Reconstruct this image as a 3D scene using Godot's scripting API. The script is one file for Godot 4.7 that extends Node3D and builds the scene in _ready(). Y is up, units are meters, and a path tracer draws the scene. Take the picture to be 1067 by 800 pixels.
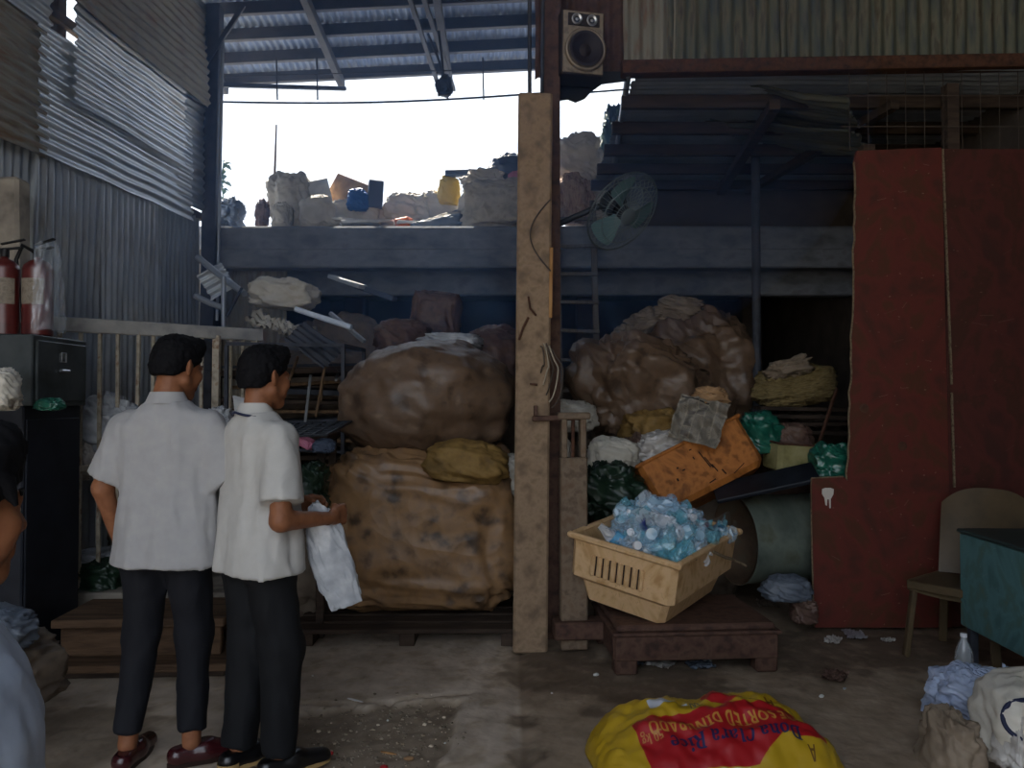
extends Node3D
# A junk shop interior: corrugated sheet walls, sacks of scrap, a platform scale with a crate of plastic bottles, three visitors in school shirts.

const FOCAL := 820.0
const EYE_HEIGHT := 1.45
const PITCH := 0.0207

var rng := RandomNumberGenerator.new()
var ruffle := FastNoiseLite.new()
var taken := {}
var mt := {}


func _ready() -> void:
	rng.seed = 7
	ruffle.seed = 11
	ruffle.noise_type = FastNoiseLite.TYPE_SIMPLEX_SMOOTH
	ruffle.frequency = 1.0
	ruffle.fractal_octaves = 3
	set_camera()
	set_light()
	set_materials()
	build_shell()
	build_left_wall()
	build_roof()
	build_loft()
	build_partition()
	build_posts()
	build_sacks()
	build_scale_and_crate()
	build_right_pile()
	build_right_front()
	build_left_side()
	build_left_pile()
	build_upper_floor_goods()
	build_hanging_things()
	build_people()
	build_floor_litter()


func set_camera() -> void:
	var cam := Camera3D.new()
	cam.name = "camera"
	cam.fov = rad_to_deg(2.0 * atan(400.0 / FOCAL))
	cam.near = 0.05
	cam.far = 300.0
	cam.position = Vector3(0, EYE_HEIGHT, 0)
	cam.rotation.x = PITCH
	add_child(cam)
	cam.current = true


func set_light() -> void:
	var env := Environment.new()
	env.background_mode = Environment.BG_SKY
	var sm := ProceduralSkyMaterial.new()
	sm.sky_top_color = Color(0.88, 0.93, 1.0)
	sm.sky_horizon_color = Color(0.95, 0.97, 1.0)
	sm.ground_bottom_color = Color(0.42, 0.41, 0.40)
	sm.ground_horizon_color = Color(0.55, 0.55, 0.55)
	sm.sky_curve = 0.25
	sm.sun_angle_max = 1.0
	var sky := Sky.new()
	sky.sky_material = sm
	env.sky = sky
	env.background_energy_multiplier = 1.0
	env.tonemap_mode = Environment.TONE_MAPPER_LINEAR
	env.tonemap_exposure = 2.65
	env.volumetric_fog_enabled = true
	env.volumetric_fog_density = 0.0
	env.sdfgi_enabled = true
	env.ssao_enabled = true
	env.ssil_enabled = true
	var we := WorldEnvironment.new()
	we.name = "surroundings"
	we.environment = env
	add_child(we)
	var sun := DirectionalLight3D.new()
	sun.name = "sun"
	sun.light_energy = 4.0
	sun.light_color = Color(1.0, 0.96, 0.9)
	sun.light_angular_distance = 1.0
	sun.shadow_enabled = true
	add_child(sun)
	sun.look_at_from_position(Vector3(-0.35, 1.0, -0.76) * 20.0, Vector3.ZERO)


# ---------------------------------------------------------------- geometry helpers

# the point at a given distance in front of the camera that lies behind a picture position
func spot(px: float, py: float, d: float) -> Vector3:
	var r := Basis(Vector3.RIGHT, PITCH) * Vector3((px - 533.5) / FOCAL, (400.0 - py) / FOCAL, -1.0)
	r *= d / -r.z
	return Vector3(r.x, EYE_HEIGHT + r.y, -d)


class Geo:
	var v := PackedVector3Array()
	var uv := PackedVector2Array()
	var col := PackedColorArray()
	var f := PackedInt32Array()
	var t := Transform3D()
	var ink := Color.WHITE
	var colored := false

	func p(a: Vector3, u := Vector2.ZERO) -> int:
		v.append(t * a)
		uv.append(u)
		col.append(ink)
		return v.size() - 1

	func tri(a: int, b: int, c: int) -> void:
		f.append(a)
		f.append(c)
		f.append(b)

	func quad(a: Vector3, b: Vector3, c: Vector3, d: Vector3) -> void:
		var i := p(a, Vector2(0, 0))
		p(b, Vector2(1, 0))
		p(c, Vector2(1, 1))
		p(d, Vector2(0, 1))
		tri(i, i + 1, i + 2)
		tri(i, i + 2, i + 3)

	func quad_out(a: Vector3, b: Vector3, c: Vector3, d: Vector3, o: Vector3) -> void:
		if (b - a).cross(c - a).dot(o) >= 0.0:
			quad(a, b, c, d)
		else:
			quad(d, c, b, a)

	func tri_out(a: Vector3, b: Vector3, c: Vector3, o: Vector3) -> void:
		var i := p(a)
		p(b, Vector2(1, 0))
		p(c, Vector2(1, 1))
		if (b - a).cross(c - a).dot(o) >= 0.0:
			tri(i, i + 1, i + 2)
		else:
			tri(i, i + 2, i + 1)

	func box(c: Vector3, s: Vector3, bev := 0.0, b := Basis()) -> void:
		var old := t
		t = old * Transform3D(b, c)
		var h := s * 0.5
		bev = minf(bev, minf(h.x, minf(h.y, h.z)) * 0.8)
		for ax in 3:
			var u := (ax + 1) % 3
			var w := (ax + 2) % 3
			for sg: float in [-1.0, 1.0]:
				var o := Vector3.ZERO
				o[ax] = sg
				var q := []
				for k: Array in [[-1.0, -1.0], [1.0, -1.0], [1.0, 1.0], [-1.0, 1.0]]:
					var e := Vector3.ZERO
					e[ax] = sg * h[ax]
					e[u] = k[0] * (h[u] - bev)
					e[w] = k[1] * (h[w] - bev)
					q.append(e)
				quad_out(q[0], q[1], q[2], q[3], o)
			if bev > 0.0:
				for su: float in [-1.0, 1.0]:
					for sw: float in [-1.0, 1.0]:
						var o := Vector3.ZERO
						o[u] = su
						o[w] = sw
						var a := Vector3.ZERO
						a[u] = su * h[u]
						a[w] = sw * (h[w] - bev)
						var e := Vector3.ZERO
						e[u] = su * (h[u] - bev)
						e[w] = sw * h[w]
						var l := Vector3.ZERO
						l[ax] = h[ax] - bev
						quad_out(a - l, a + l, e + l, e - l, o)
		if bev > 0.0:
			for sx: float in [-1.0, 1.0]:
				for sy: float in [-1.0, 1.0]:
					for sz: float in [-1.0, 1.0]:
						var s3 := Vector3(sx, sy, sz)
						var i := h - Vector3.ONE * bev
						tri_out(Vector3(h.x, i.y, i.z) * s3, Vector3(i.x, h.y, i.z) * s3, Vector3(i.x, i.y, h.z) * s3, s3)
		t = old

	# a bar of rectangular section between two points
	func bar(a: Vector3, b: Vector3, w: float, h: float, bev := 0.0, up := Vector3.UP) -> void:
		var z := (b - a).normalized()
		var x := up.cross(z)
		if x.length() < 0.01:
			x = Vector3.RIGHT.cross(z)
		x = x.normalized()
		box((a + b) * 0.5, Vector3(w, h, a.distance_to(b)), bev, Basis(x, z.cross(x), z))

	func tube(pts: Array, r: Variant, sides := 8, caps := true) -> void:
		var n := pts.size()
		var first := v.size()
		var d0: Vector3 = (pts[1] - pts[0]).normalized()
		var x := d0.cross(Vector3.UP)
		if x.length() < 0.1:
			x = d0.cross(Vector3.RIGHT)
		x = x.normalized()
		for i in n:
			var a: Vector3 = pts[maxi(i - 1, 0)]
			var b: Vector3 = pts[mini(i + 1, n - 1)]
			var d := (b - a).normalized()
			x = (x - d * x.dot(d)).normalized()
			var y := d.cross(x)
			var rad: float = r[i] if r is Array else r
			for k in sides:
				var an := TAU * k / sides
				p(pts[i] + (x * cos(an) + y * sin(an)) * rad, Vector2(float(k) / sides, float(i) / n))
		for i in n - 1:
			for k in sides:
				var k2 := (k + 1) % sides
				var a := first + i * sides
				tri(a + k, a + k2, a + sides + k2)
				tri(a + k, a + sides + k2, a + sides + k)
		if caps:
			for e in 2:
				var at: int = 0 if e == 0 else n - 1
				var c := p(pts[at])
				var ring := []
				for k in sides:
					v.append(v[first + at * sides + k])
					uv.append(Vector2.ZERO)
					col.append(ink)
					ring.append(v.size() - 1)
				for k in sides:
					if e == 0:
						tri(c, ring[(k + 1) % sides], ring[k])
					else:
						tri(c, ring[k], ring[(k + 1) % sides])

	# profile of (radius, height) turned about the y axis; a repeated point makes a hard edge
	func lathe(prof: Array, sides := 16) -> void:
		var first := v.size()
		for q: Vector2 in prof:
			for k in sides:
				var an := TAU * k / sides
				p(Vector3(q.x * cos(an), q.y, q.x * sin(an)), Vector2(float(k) / sides, q.y))
		for i in prof.size() - 1:
			if prof[i] == prof[i + 1]:
				continue
			var a := first + i * sides
			for k in sides:
				var k2 := (k + 1) % sides
				tri(a + k, a + sides + k, a + sides + k2)
				tri(a + k, a + sides + k2, a + k2)

	func grid(nu: int, nv: int, fn: Callable, wrap := false, flip := false) -> void:
		var first := v.size()
		var cols := nu if wrap else nu + 1
		for j in nv + 1:
			for i in cols:
				var u := float(i) / nu
				var w := float(j) / nv
				p(fn.call(u, w), Vector2(u, w))
		for j in nv:
			for i in nu:
				var i2 := (i + 1) % cols
				var a := first + j * cols
				if flip:
					tri(a + i, a + cols + i2, a + i2)
					tri(a + i, a + cols + i, a + cols + i2)
				else:
					tri(a + i, a + i2, a + cols + i2)
					tri(a + i, a + cols + i2, a + cols + i)

	# an outline in the xy plane given a thickness along z
	func prism(poly: PackedVector2Array, depth: float) -> void:
		var ids := Geometry2D.triangulate_polygon(poly)
		var h := depth * 0.5
		for s: float in [1.0, -1.0]:
			var first := v.size()
			for q in poly:
				p(Vector3(q.x, q.y, h * s), q)
			for i in range(0, ids.size(), 3):
				var a := poly[ids[i]]
				var b := poly[ids[i + 1]]
				var c := poly[ids[i + 2]]
				var ccw := (b - a).cross(c - a) > 0.0
				if ccw == (s > 0.0):
					tri(first + ids[i], first + ids[i + 1], first + ids[i + 2])
				else:
					tri(first + ids[i], first + ids[i + 2], first + ids[i + 1])
		var area := 0.0
		for i in poly.size():
			area += poly[i].cross(poly[(i + 1) % poly.size()])
		for i in poly.size():
			var a := poly[i]
			var b := poly[(i + 1) % poly.size()]
			var o := Vector3((b - a).y, -(b - a).x, 0) * signf(area)
			quad_out(Vector3(a.x, a.y, -h), Vector3(b.x, b.y, -h), Vector3(b.x, b.y, h), Vector3(a.x, a.y, h), o)

	# every triangle gets its own corners, so that each shows as a flat facet
	func facet() -> void:
		var v2 := PackedVector3Array()
		var u2 := PackedVector2Array()
		var c2 := PackedColorArray()
		for i in f.size():
			v2.append(v[f[i]])
			u2.append(uv[f[i]])
			c2.append(col[f[i]])
			f[i] = i
		v = v2
		uv = u2
		col = c2

	func mesh() -> ArrayMesh:
		var n := PackedVector3Array()
		n.resize(v.size())
		for i in range(0, f.size(), 3):
			var a := f[i]
			var b := f[i + 1]
			var c := f[i + 2]
			var w := (v[c] - v[a]).cross(v[b] - v[a])
			n[a] += w
			n[b] += w
			n[c] += w
		for i in n.size():
			n[i] = n[i].normalized() if n[i].length_squared() > 1e-20 else Vector3.UP
		var arr := []
		arr.resize(Mesh.ARRAY_MAX)
		arr[Mesh.ARRAY_VERTEX] = v
		arr[Mesh.ARRAY_NORMAL] = n
		arr[Mesh.ARRAY_TEX_UV] = uv
		if colored:
			arr[Mesh.ARRAY_COLOR] = col
		arr[Mesh.ARRAY_INDEX] = f
		var m := ArrayMesh.new()
		m.add_surface_from_arrays(Mesh.PRIMITIVE_TRIANGLES, arr)
		return m


# a field of distances on a grid, meshed as surface nets: bodies and clothes
class Field:
	var lo: Vector3
	var h: float
	var nx: int
	var ny: int
	var nz: int
	var f := PackedFloat32Array()

	func _init(a: Vector3, b: Vector3, cell: float) -> void:
		lo = a
		h = cell
		nx = int(ceil((b.x - a.x) / cell)) + 1
		ny = int(ceil((b.y - a.y) / cell)) + 1
		nz = int(ceil((b.z - a.z) / cell)) + 1
		f.resize(nx * ny * nz)
		f.fill(1.0)

	func reach(a: Vector3, b: Vector3) -> Array:
		var i0 := ((a - lo) / h).floor()
		var i1 := ((b - lo) / h).ceil()
		return [maxi(int(i0.x), 0), maxi(int(i0.y), 0), maxi(int(i0.z), 0), mini(int(i1.x), nx - 1), mini(int(i1.y), ny - 1), mini(int(i1.z), nz - 1)]

	func bone(a: Vector3, b: Vector3, ra: float, rb: float, k := 0.02, flat := false) -> void:
		var m := maxf(ra, rb) + k + 2.0 * h
		var e := Vector3.ONE * m
		var r := reach(a.min(b) - e, a.max(b) + e)
		var ba := b - a
		var inv := 1.0 / maxf(ba.length_squared(), 1e-9)
		var dir := ba.normalized()
		for z in range(r[2], r[5] + 1):
			for y in range(r[1], r[4] + 1):
				var i: int = (z * ny + y) * nx + r[0]
				var q := lo + Vector3(r[0], y, z) * h - a
				for x in range(r[0], r[3] + 1):
					var s := clampf(q.dot(ba) * inv, 0.0, 1.0)
					var d := (q - ba * s).length() - (ra + (rb - ra) * s)
					if flat:
						d = maxf(d, (q - ba).dot(dir))
					var o := f[i]
					var w := maxf(k - absf(o - d), 0.0) / k
					f[i] = minf(o, d) - w * w * k * 0.25
					i += 1
					q.x += h

	func ball(c: Vector3, rad: Vector3, k := 0.02, b := Basis()) -> void:
		var m := maxf(rad.x, maxf(rad.y, rad.z)) + k + 2.0 * h
		var r := reach(c - Vector3.ONE * m, c + Vector3.ONE * m)
		var inv := b.inverse()
		var small := minf(rad.x, minf(rad.y, rad.z))
		for z in range(r[2], r[5] + 1):
			for y in range(r[1], r[4] + 1):
				var i: int = (z * ny + y) * nx + r[0]
				for x in range(r[0], r[3] + 1):
					var q := inv * (lo + Vector3(x, y, z) * h - c)
					var k0 := (q / rad).length()
					var k1 := (q / (rad * rad)).length()
					var d := k0 * (k0 - 1.0) / k1 if k1 > 1e-6 else -small
					var o := f[i]
					var w := maxf(k - absf(o - d), 0.0) / k
					f[i] = minf(o, d) - w * w * k * 0.25
					i += 1

	# an upright trunk: rows of [height, half width, half depth, forward shift]
	func trunk(rows: Array, k := 0.03, flat_low := false) -> void:
		var y0: float = rows[0][0]
		var y1: float = rows[rows.size() - 1][0]
		for y in ny:
			var py := lo.y + y * h
			if py < y0 - 0.08 or py > y1 + 0.1:
				continue
			var yc := clampf(py, y0, y1)
			var j := 0
			while j < rows.size() - 2 and yc > rows[j + 1][0]:
				j += 1
			var s: float = clampf((yc - rows[j][0]) / maxf(rows[j + 1][0] - rows[j][0], 1e-6), 0, 1)
			var w := lerpf(rows[j][1], rows[j + 1][1], s)
			var dp := lerpf(rows[j][2], rows[j + 1][2], s)
			var sh := lerpf(rows[j][3], rows[j + 1][3], s)
			for z in nz:
				var i := (z * ny + y) * nx
				var pz := (lo.z + z * h - sh) / dp
				for x in nx:
					var px := (lo.x + x * h) / w
					# slightly squared section, as cloth hangs from the shoulders
					var d := (pow(absf(px) ** 2.4 + absf(pz) ** 2.4, 1.0 / 2.4) - 1.0) * minf(w, dp)
					if py > y1:
						d = maxf(d, py - y1)
					if py < y0:
						d = maxf(d, y0 - py)
					var o := f[i]
					var q := maxf(k - absf(o - d), 0.0) / k
					f[i] = minf(o, d) - q * q * k * 0.25
					i += 1

	func cut(c: Vector3, n: Vector3, within := 1e6) -> void:
		n = n.normalized()
		for z in nz:
			for y in ny:
				var i := (z * ny + y) * nx
				for x in nx:
					var q := lo + Vector3(x, y, z) * h - c
					if absf(q.x) < within:
						f[i] = maxf(f[i], q.dot(n))
					i += 1

	func crease(noise: FastNoiseLite, amp: float, freq: Vector3) -> void:
		for z in nz:
			for y in ny:
				var i := (z * ny + y) * nx
				for x in nx:
					if absf(f[i]) < 0.05:
						var q := (lo + Vector3(x, y, z) * h) * freq
						f[i] += noise.get_noise_3dv(q) * amp
					i += 1

	func into(g: Geo) -> void:
		var at := PackedInt32Array()
		at.resize(nx * ny * nz)
		at.fill(-1)
		var off := [0, 1, nx, nx + 1, nx * ny, nx * ny + 1, nx * ny + nx, nx * ny + nx + 1]
		var corner := [Vector3(0, 0, 0), Vector3(1, 0, 0), Vector3(0, 1, 0), Vector3(1, 1, 0), Vector3(0, 0, 1), Vector3(1, 0, 1), Vector3(0, 1, 1), Vector3(1, 1, 1)]
		var edges := [[0, 1], [2, 3], [4, 5], [6, 7], [0, 2], [1, 3], [4, 6], [5, 7], [0, 4], [1, 5], [2, 6], [3, 7]]
		var sx := 1
		var sy := nx
		var sz := nx * ny
		for z in nz - 1:
			for y in ny - 1:
				var i := (z * ny + y) * nx
				for x in nx - 1:
					var a := f[i]
					if absf(a) > 3.0 * h:
						i += 1
						continue
					var c := int(a < 0.0) + int(f[i + 1] < 0.0) + int(f[i + sy] < 0.0) + int(f[i + sy + 1] < 0.0) + int(f[i + sz] < 0.0) + int(f[i + sz + 1] < 0.0) + int(f[i + sz + sy] < 0.0) + int(f[i + sz + sy + 1] < 0.0)
					if c > 0 and c < 8:
						var sum := Vector3.ZERO
						var n := 0
						for e: Array in edges:
							var va := f[i + off[e[0]]]
							var vb := f[i + off[e[1]]]
							if (va < 0.0) != (vb < 0.0):
								sum += corner[e[0]].lerp(corner[e[1]], va / (va - vb))
								n += 1
						at[i] = g.p(lo + (Vector3(x, y, z) + sum / n) * h)
					i += 1
		for z in range(1, nz - 1):
			for y in range(1, ny - 1):
				var i := (z * ny + y) * nx + 1
				for x in range(1, nx - 1):
					var a := f[i]
					if absf(a) < 3.0 * h:
						var ins := a < 0.0
						if ins != (f[i + sx] < 0.0):
							face(g, at, i - sy - sz, i - sz, i, i - sy, ins)
						if ins != (f[i + sy] < 0.0):
							face(g, at, i - sx - sz, i - sx, i, i - sz, ins)
						if ins != (f[i + sz] < 0.0):
							face(g, at, i - sx - sy, i - sy, i, i - sx, ins)
					i += 1

	func face(g: Geo, at: PackedInt32Array, a: int, b: int, c: int, d: int, ins: bool) -> void:
		var p0 := at[a]
		var p1 := at[b]
		var p2 := at[c]
		var p3 := at[d]
		if p0 < 0 or p1 < 0 or p2 < 0 or p3 < 0:
			return
		if ins:
			g.tri(p0, p1, p2)
			g.tri(p0, p2, p3)
		else:
			g.tri(p0, p2, p1)
			g.tri(p0, p3, p2)


# ---------------------------------------------------------------- objects

func numbered(called: String) -> String:
	if not taken.has(called):
		taken[called] = 0
		return called
	taken[called] += 1
	return "%s_%03d" % [called, taken[called]]


func tag(o: Node3D, label: String, category: String, group := "") -> void:
	o.set_meta("label", label)
	o.set_meta("category", category)
	if group:
		o.set_meta("group", group)


func thing(called: String, label: String, category: String, at := Vector3.ZERO, b := Basis(), group := "") -> Node3D:
	var o := Node3D.new()
	o.name = numbered(called)
	add_child(o)
	o.transform = Transform3D(b, at)
	tag(o, label, category, group)
	return o


func part(parent: Node, called: String, g: Variant, m: Material, at := Vector3.ZERO, b := Basis()) -> MeshInstance3D:
	var o := MeshInstance3D.new()
	o.name = called
	o.mesh = g.mesh() if g is Geo else g
	o.material_override = m
	o.transform = Transform3D(b, at)
	parent.add_child(o, true)
	return o


func solo(called: String, label: String, category: String, g: Variant, m: Material, at := Vector3.ZERO, b := Basis(), group := "") -> MeshInstance3D:
	var o := MeshInstance3D.new()
	o.name = numbered(called)
	o.mesh = g.mesh() if g is Geo else g
	o.material_override = m
	add_child(o)
	o.transform = Transform3D(b, at)
	tag(o, label, category, group)
	return o


func struct(called: String, g: Variant, m: Material, at := Vector3.ZERO, b := Basis()) -> MeshInstance3D:
	var o := MeshInstance3D.new()
	o.name = numbered(called)
	o.mesh = g.mesh() if g is Geo else g
	o.material_override = m
	add_child(o)
	o.transform = Transform3D(b, at)
	o.set_meta("kind", "structure")
	return o


func struct_node(called: String, at := Vector3.ZERO, b := Basis()) -> Node3D:
	var o := Node3D.new()
	o.name = numbered(called)
	add_child(o)
	o.transform = Transform3D(b, at)
	o.set_meta("kind", "structure")
	return o


func copy_of(src: Node3D, at: Vector3, b: Basis, label := "", group := "") -> Node3D:
	var base := String(src.name).rstrip("0123456789").trim_suffix("_")
	var c: Node3D = src.duplicate()
	c.name = numbered(base)
	add_child(c)
	c.transform = Transform3D(b, at)
	if label:
		c.set_meta("label", label)
	if group:
		c.set_meta("group", group)
	return c


func turn(x: float, y: float, z: float) -> Basis:
	return Basis.from_euler(Vector3(deg_to_rad(x), deg_to_rad(y), deg_to_rad(z)))


func box_geo(s: Vector3, bev := 0.004, lift := true) -> Geo:
	var g := Geo.new()
	g.box(Vector3(0, s.y * 0.5 if lift else 0.0, 0), s, bev)
	return g


# corrugated sheet in the xy plane, ridges along y, seen face +z; ragged ends and a little warp
func corrugated(w: float, h: float, salt: int, pitch := 0.076, amp := 0.011, ragged := 0.02, warp := 0.012) -> Geo:
	var g := Geo.new()
	var nu := int(w / pitch * 6.0)
	var nv := maxi(4, int(h / 0.3))
	g.grid(nu, nv, func(u: float, v: float) -> Vector3:
		var x := (u - 0.5) * w
		var low := ragged * ruffle.get_noise_2d(u * 9.0 + salt * 3.1, salt * 1.7)
		var high := ragged * ruffle.get_noise_2d(u * 9.0 - salt * 2.3, 40.0 + salt)
		var y := lerpf(low, h + high, v)
		var side := ragged * 0.5 * ruffle.get_noise_2d(v * 5.0 + salt, 80.0) * (u - 0.5) * 2.0
		return Vector3(x + side, y, amp * sin(u * w / pitch * TAU) + warp * ruffle.get_noise_3d(u * 2.5 + salt, v * 2.5, salt * 0.7)))
	return g


# a filled sack: rounded box with lumps and creases, standing on y = 0, about s.x by s.y by s.z
func sack(s: Vector3, salt: int, opt := {}) -> Geo:
	var e: float = opt.get("round", 0.75)
	var lump: float = opt.get("lump", 0.10)
	var crease: float = opt.get("crease", 0.03)
	var fine: float = opt.get("fine", 5.0)
	var nu: int = opt.get("nu", 56)
	var nv: int = opt.get("nv", 36)
	var sag: float = opt.get("sag", 0.15)
	var tip: float = opt.get("tip", 0.0)
	var h := s * 0.5
	var big := maxf(s.x, maxf(s.y, s.z))
	var win: Array = opt.get("window", [0.0, 1.0, 0.0, 1.0])
	var out: float = opt.get("out", 0.0)
	var g := Geo.new()
	g.grid(nu, nv, func(u: float, v: float) -> Vector3:
		u = lerpf(win[0], win[1], u)
		v = lerpf(win[2], win[3], v)
		var a := u * TAU
		var b := (v - 0.5) * PI
		var ca := cos(a)
		var sa := sin(a)
		var cb := maxf(cos(b), 0.0)
		var sb := sin(b)
		var d := Vector3(signf(ca) * absf(ca) ** e * cb ** e, signf(sb) * absf(sb) ** e, signf(sa) * absf(sa) ** e * cb ** e)
		var q := Vector3(ca * cb, sb, sa * cb)
		var n1 := ruffle.get_noise_3d(q.x * 1.1 + salt * 7.3, q.y * 1.1, q.z * 1.1 + salt * 3.1)
		var n2 := ruffle.get_noise_3d(q.x * fine + salt, q.y * fine * 0.7 + salt * 5.7, q.z * fine)
		var n3 := ruffle.get_noise_3d(q.x * 1.6 + n2 * 0.3, q.y * fine * 1.8 + salt, q.z * 1.6 + salt)
		var push := 1.0 + lump * n1 * 2.0 - crease * (1.0 - minf(1.0, absf(n2) * 5.0)) * 2.0 + crease * n3
		var r := d * h * push
		if r.y < 0.0:
			var k := 1.0 + sag * minf(1.0, -r.y / h.y)
			r.x *= k
			r.z *= k
			r.y = maxf(r.y, -h.y * 0.93 + 0.01 * big * n1)
		elif tip > 0.0:
			r.y += tip * maxf(0.0, sb - 0.6) * (0.6 + 0.8 * n2) * s.y
		if out > 0.0:
			var n4 := ruffle.get_noise_3d(q.x * 6.0 + 20.0, q.y * 6.0, q.z * 6.0)
			r += r.normalized() * out * (1.0 + 1.6 * n4 + 1.2 * absf(n2))
		return r + Vector3(0, h.y * 0.93, 0), not opt.has("window"), true)
	return g


# the gathered mouth of a tied sack: a pleated flare on the +y axis
func gathered(r0: float, r1: float, hgt: float, salt: int) -> Geo:
	var g := Geo.new()
	g.grid(60, 10, func(u: float, v: float) -> Vector3:
		var a := u * TAU
		var k := lerpf(r0, r1, v * v)
		var pl := 1.0 + (0.10 + 0.30 * v) * sin(a * 9.0 + 3.0 * ruffle.get_noise_2d(u * 4.0 + salt, v * 2.0)) * 0.8 + 0.4 * v * ruffle.get_noise_2d(cos(a) * 1.5 + salt, sin(a) * 1.5)
		return Vector3(cos(a) * k * pl, hgt * v + 0.3 * hgt * v * ruffle.get_noise_2d(cos(a) * 2.0 + salt, sin(a) * 2.0), sin(a) * k * pl), true, true)
	return g


# a crumpled sheet lying in the xz plane with a little thickness from its folds
func crumpled(w: float, d: float, hgt: float, salt: int, n := 26, freq := 4.0) -> Geo:
	var g := Geo.new()
	for s: float in [0.0, 0.004]:
		g.grid(n, n, func(u: float, v: float) -> Vector3:
			var f1 := ruffle.get_noise_2d(u * freq + salt, v * freq - salt)
			var f2 := ruffle.get_noise_2d(u * 2.0 - salt, v * 2.0 + salt * 2.0)
			return Vector3((u - 0.5) * w * (1.0 + 0.15 * f2), hgt * (0.5 + absf(f1) * 1.1 + 0.4 * f2) - s, (v - 0.5) * d * (1.0 + 0.2 * f1)), false, s == 0.0)
	return g


# ---------------------------------------------------------------- materials

func stuff(stops: Array, freq: float, scale: Vector3, rough: float, opt := {}) -> StandardMaterial3D:
	var m := StandardMaterial3D.new()
	var n := FastNoiseLite.new()
	n.noise_type = FastNoiseLite.TYPE_SIMPLEX_SMOOTH
	n.fractal_octaves = opt.get("octaves", 5)
	n.frequency = freq
	n.fractal_gain = opt.get("gain", 0.58)
	n.seed = opt.get("seed", mt.size() * 13 + 5)
	var ramp := Gradient.new()
	var offs := PackedFloat32Array()
	var cols := PackedColorArray()
	for k in stops.size():
		offs.append(0.12 + 0.76 * k / maxf(1.0, stops.size() - 1.0))
		cols.append(stops[k])
	ramp.offsets = offs
	ramp.colors = cols
	var tx := NoiseTexture2D.new()
	tx.width = 256
	tx.height = 256
	tx.seamless = true
	tx.noise = n
	tx.normalize = true
	tx.color_ramp = ramp
	m.albedo_texture = tx
	m.roughness = rough
	m.metallic = opt.get("metal", 0.0)
	m.uv1_triplanar = true
	m.uv1_world_triplanar = opt.get("world", false)
	m.uv1_scale = scale
	m.metallic_specular = opt.get("specular", 0.4)
	if opt.has("bump"):
		m.heightmap_enabled = true
		m.heightmap_texture = relief(opt.get("relief", "grain"))
		m.heightmap_scale = opt.bump
	if opt.has("alpha"):
		m.transparency = BaseMaterial3D.TRANSPARENCY_ALPHA
		m.albedo_color.a = opt.alpha
	if opt.has("backlight"):
		m.backlight_enabled = true
		m.backlight = opt.backlight
	if opt.get("vertex", false):
		m.vertex_color_use_as_albedo = true
	m.cull_mode = BaseMaterial3D.CULL_DISABLED
	return m


var reliefs := {}


func relief(kind: String) -> Texture2D:
	if reliefs.has(kind):
		return reliefs[kind]
	var n := FastNoiseLite.new()
	n.noise_type = FastNoiseLite.TYPE_SIMPLEX_SMOOTH
	n.seed = 77
	if kind == "wrinkle":
		n.frequency = 0.009
		n.fractal_type = FastNoiseLite.FRACTAL_RIDGED
		n.fractal_octaves = 3
		n.fractal_gain = 0.35
	else:
		n.frequency = 0.05
		n.fractal_octaves = 4
	var tx := NoiseTexture2D.new()
	tx.width = 256
	tx.height = 256
	tx.seamless = true
	tx.noise = n
	reliefs[kind] = tx
	return tx


# a worn coat of paint: mottled colour with scratches and chips of another colour
func scuffed(stops: Array, mark: Color, marks: int, scale: Vector3, rough: float, opt := {}) -> StandardMaterial3D:
	var n := FastNoiseLite.new()
	n.noise_type = FastNoiseLite.TYPE_SIMPLEX_SMOOTH
	n.seed = opt.get("seed", 3)
	n.frequency = 1.0
	n.fractal_octaves = 4
	var size := 384
	var im := Image.create(size, size, false, Image.FORMAT_RGB8)
	for y in size:
		for x in size:
			var a := TAU * x / size
			var b := TAU * y / size
			var v := n.get_noise_3d(cos(a) * 0.9 + sin(b) * 0.55, sin(a) * 0.9 + 4.0, cos(b) * 0.9) * 0.9 + 0.5
			v += n.get_noise_2d(x * 0.31, y * 0.31) * 0.12
			v = clampf(v, 0.0, 0.999) * (stops.size() - 1)
			var k := int(v)
			im.set_pixel(x, y, (stops[k] as Color).lerp(stops[k + 1], v - k))
	var r := RandomNumberGenerator.new()
	r.seed = opt.get("seed", 3) * 7 + 1
	for i in marks:
		var p := Vector2(r.randf() * size, r.randf() * size)
		var chip: bool = r.randf() < opt.get("chips", 0.45)
		var d := Vector2.from_angle(opt.get("lean", 0.0) + r.randfn(0.0, 0.45))
		var l := r.randi_range(1, 4) if chip else int(4 + 30 * pow(r.randf(), 2.0))
		var w := r.randf_range(0.25, 0.75)
		for s in l:
			var q := p + d * s
			var x := posmod(int(q.x), size)
			var y := posmod(int(q.y), size)
			im.set_pixel(x, y, im.get_pixel(x, y).lerp(mark, w))
			if chip:
				im.set_pixel(x, posmod(y + 1, size), im.get_pixel(x, posmod(y + 1, size)).lerp(mark, w))
	var m := StandardMaterial3D.new()
	m.albedo_texture = ImageTexture.create_from_image(im)
	m.roughness = rough
	m.metallic = opt.get("metal", 0.0)
	m.metallic_specular = 0.4
	m.uv1_triplanar = true
	m.uv1_scale = scale
	if opt.has("bump"):
		m.heightmap_enabled = true
		m.heightmap_texture = relief("grain")
		m.heightmap_scale = opt.bump
	m.cull_mode = BaseMaterial3D.CULL_DISABLED
	return m


func flat(c: Color, rough: float, metal := 0.0, specular := 0.4) -> StandardMaterial3D:
	var m := StandardMaterial3D.new()
	m.albedo_color = c
	m.roughness = rough
	m.metallic = metal
	m.metallic_specular = specular
	m.cull_mode = BaseMaterial3D.CULL_DISABLED
	return m


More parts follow.
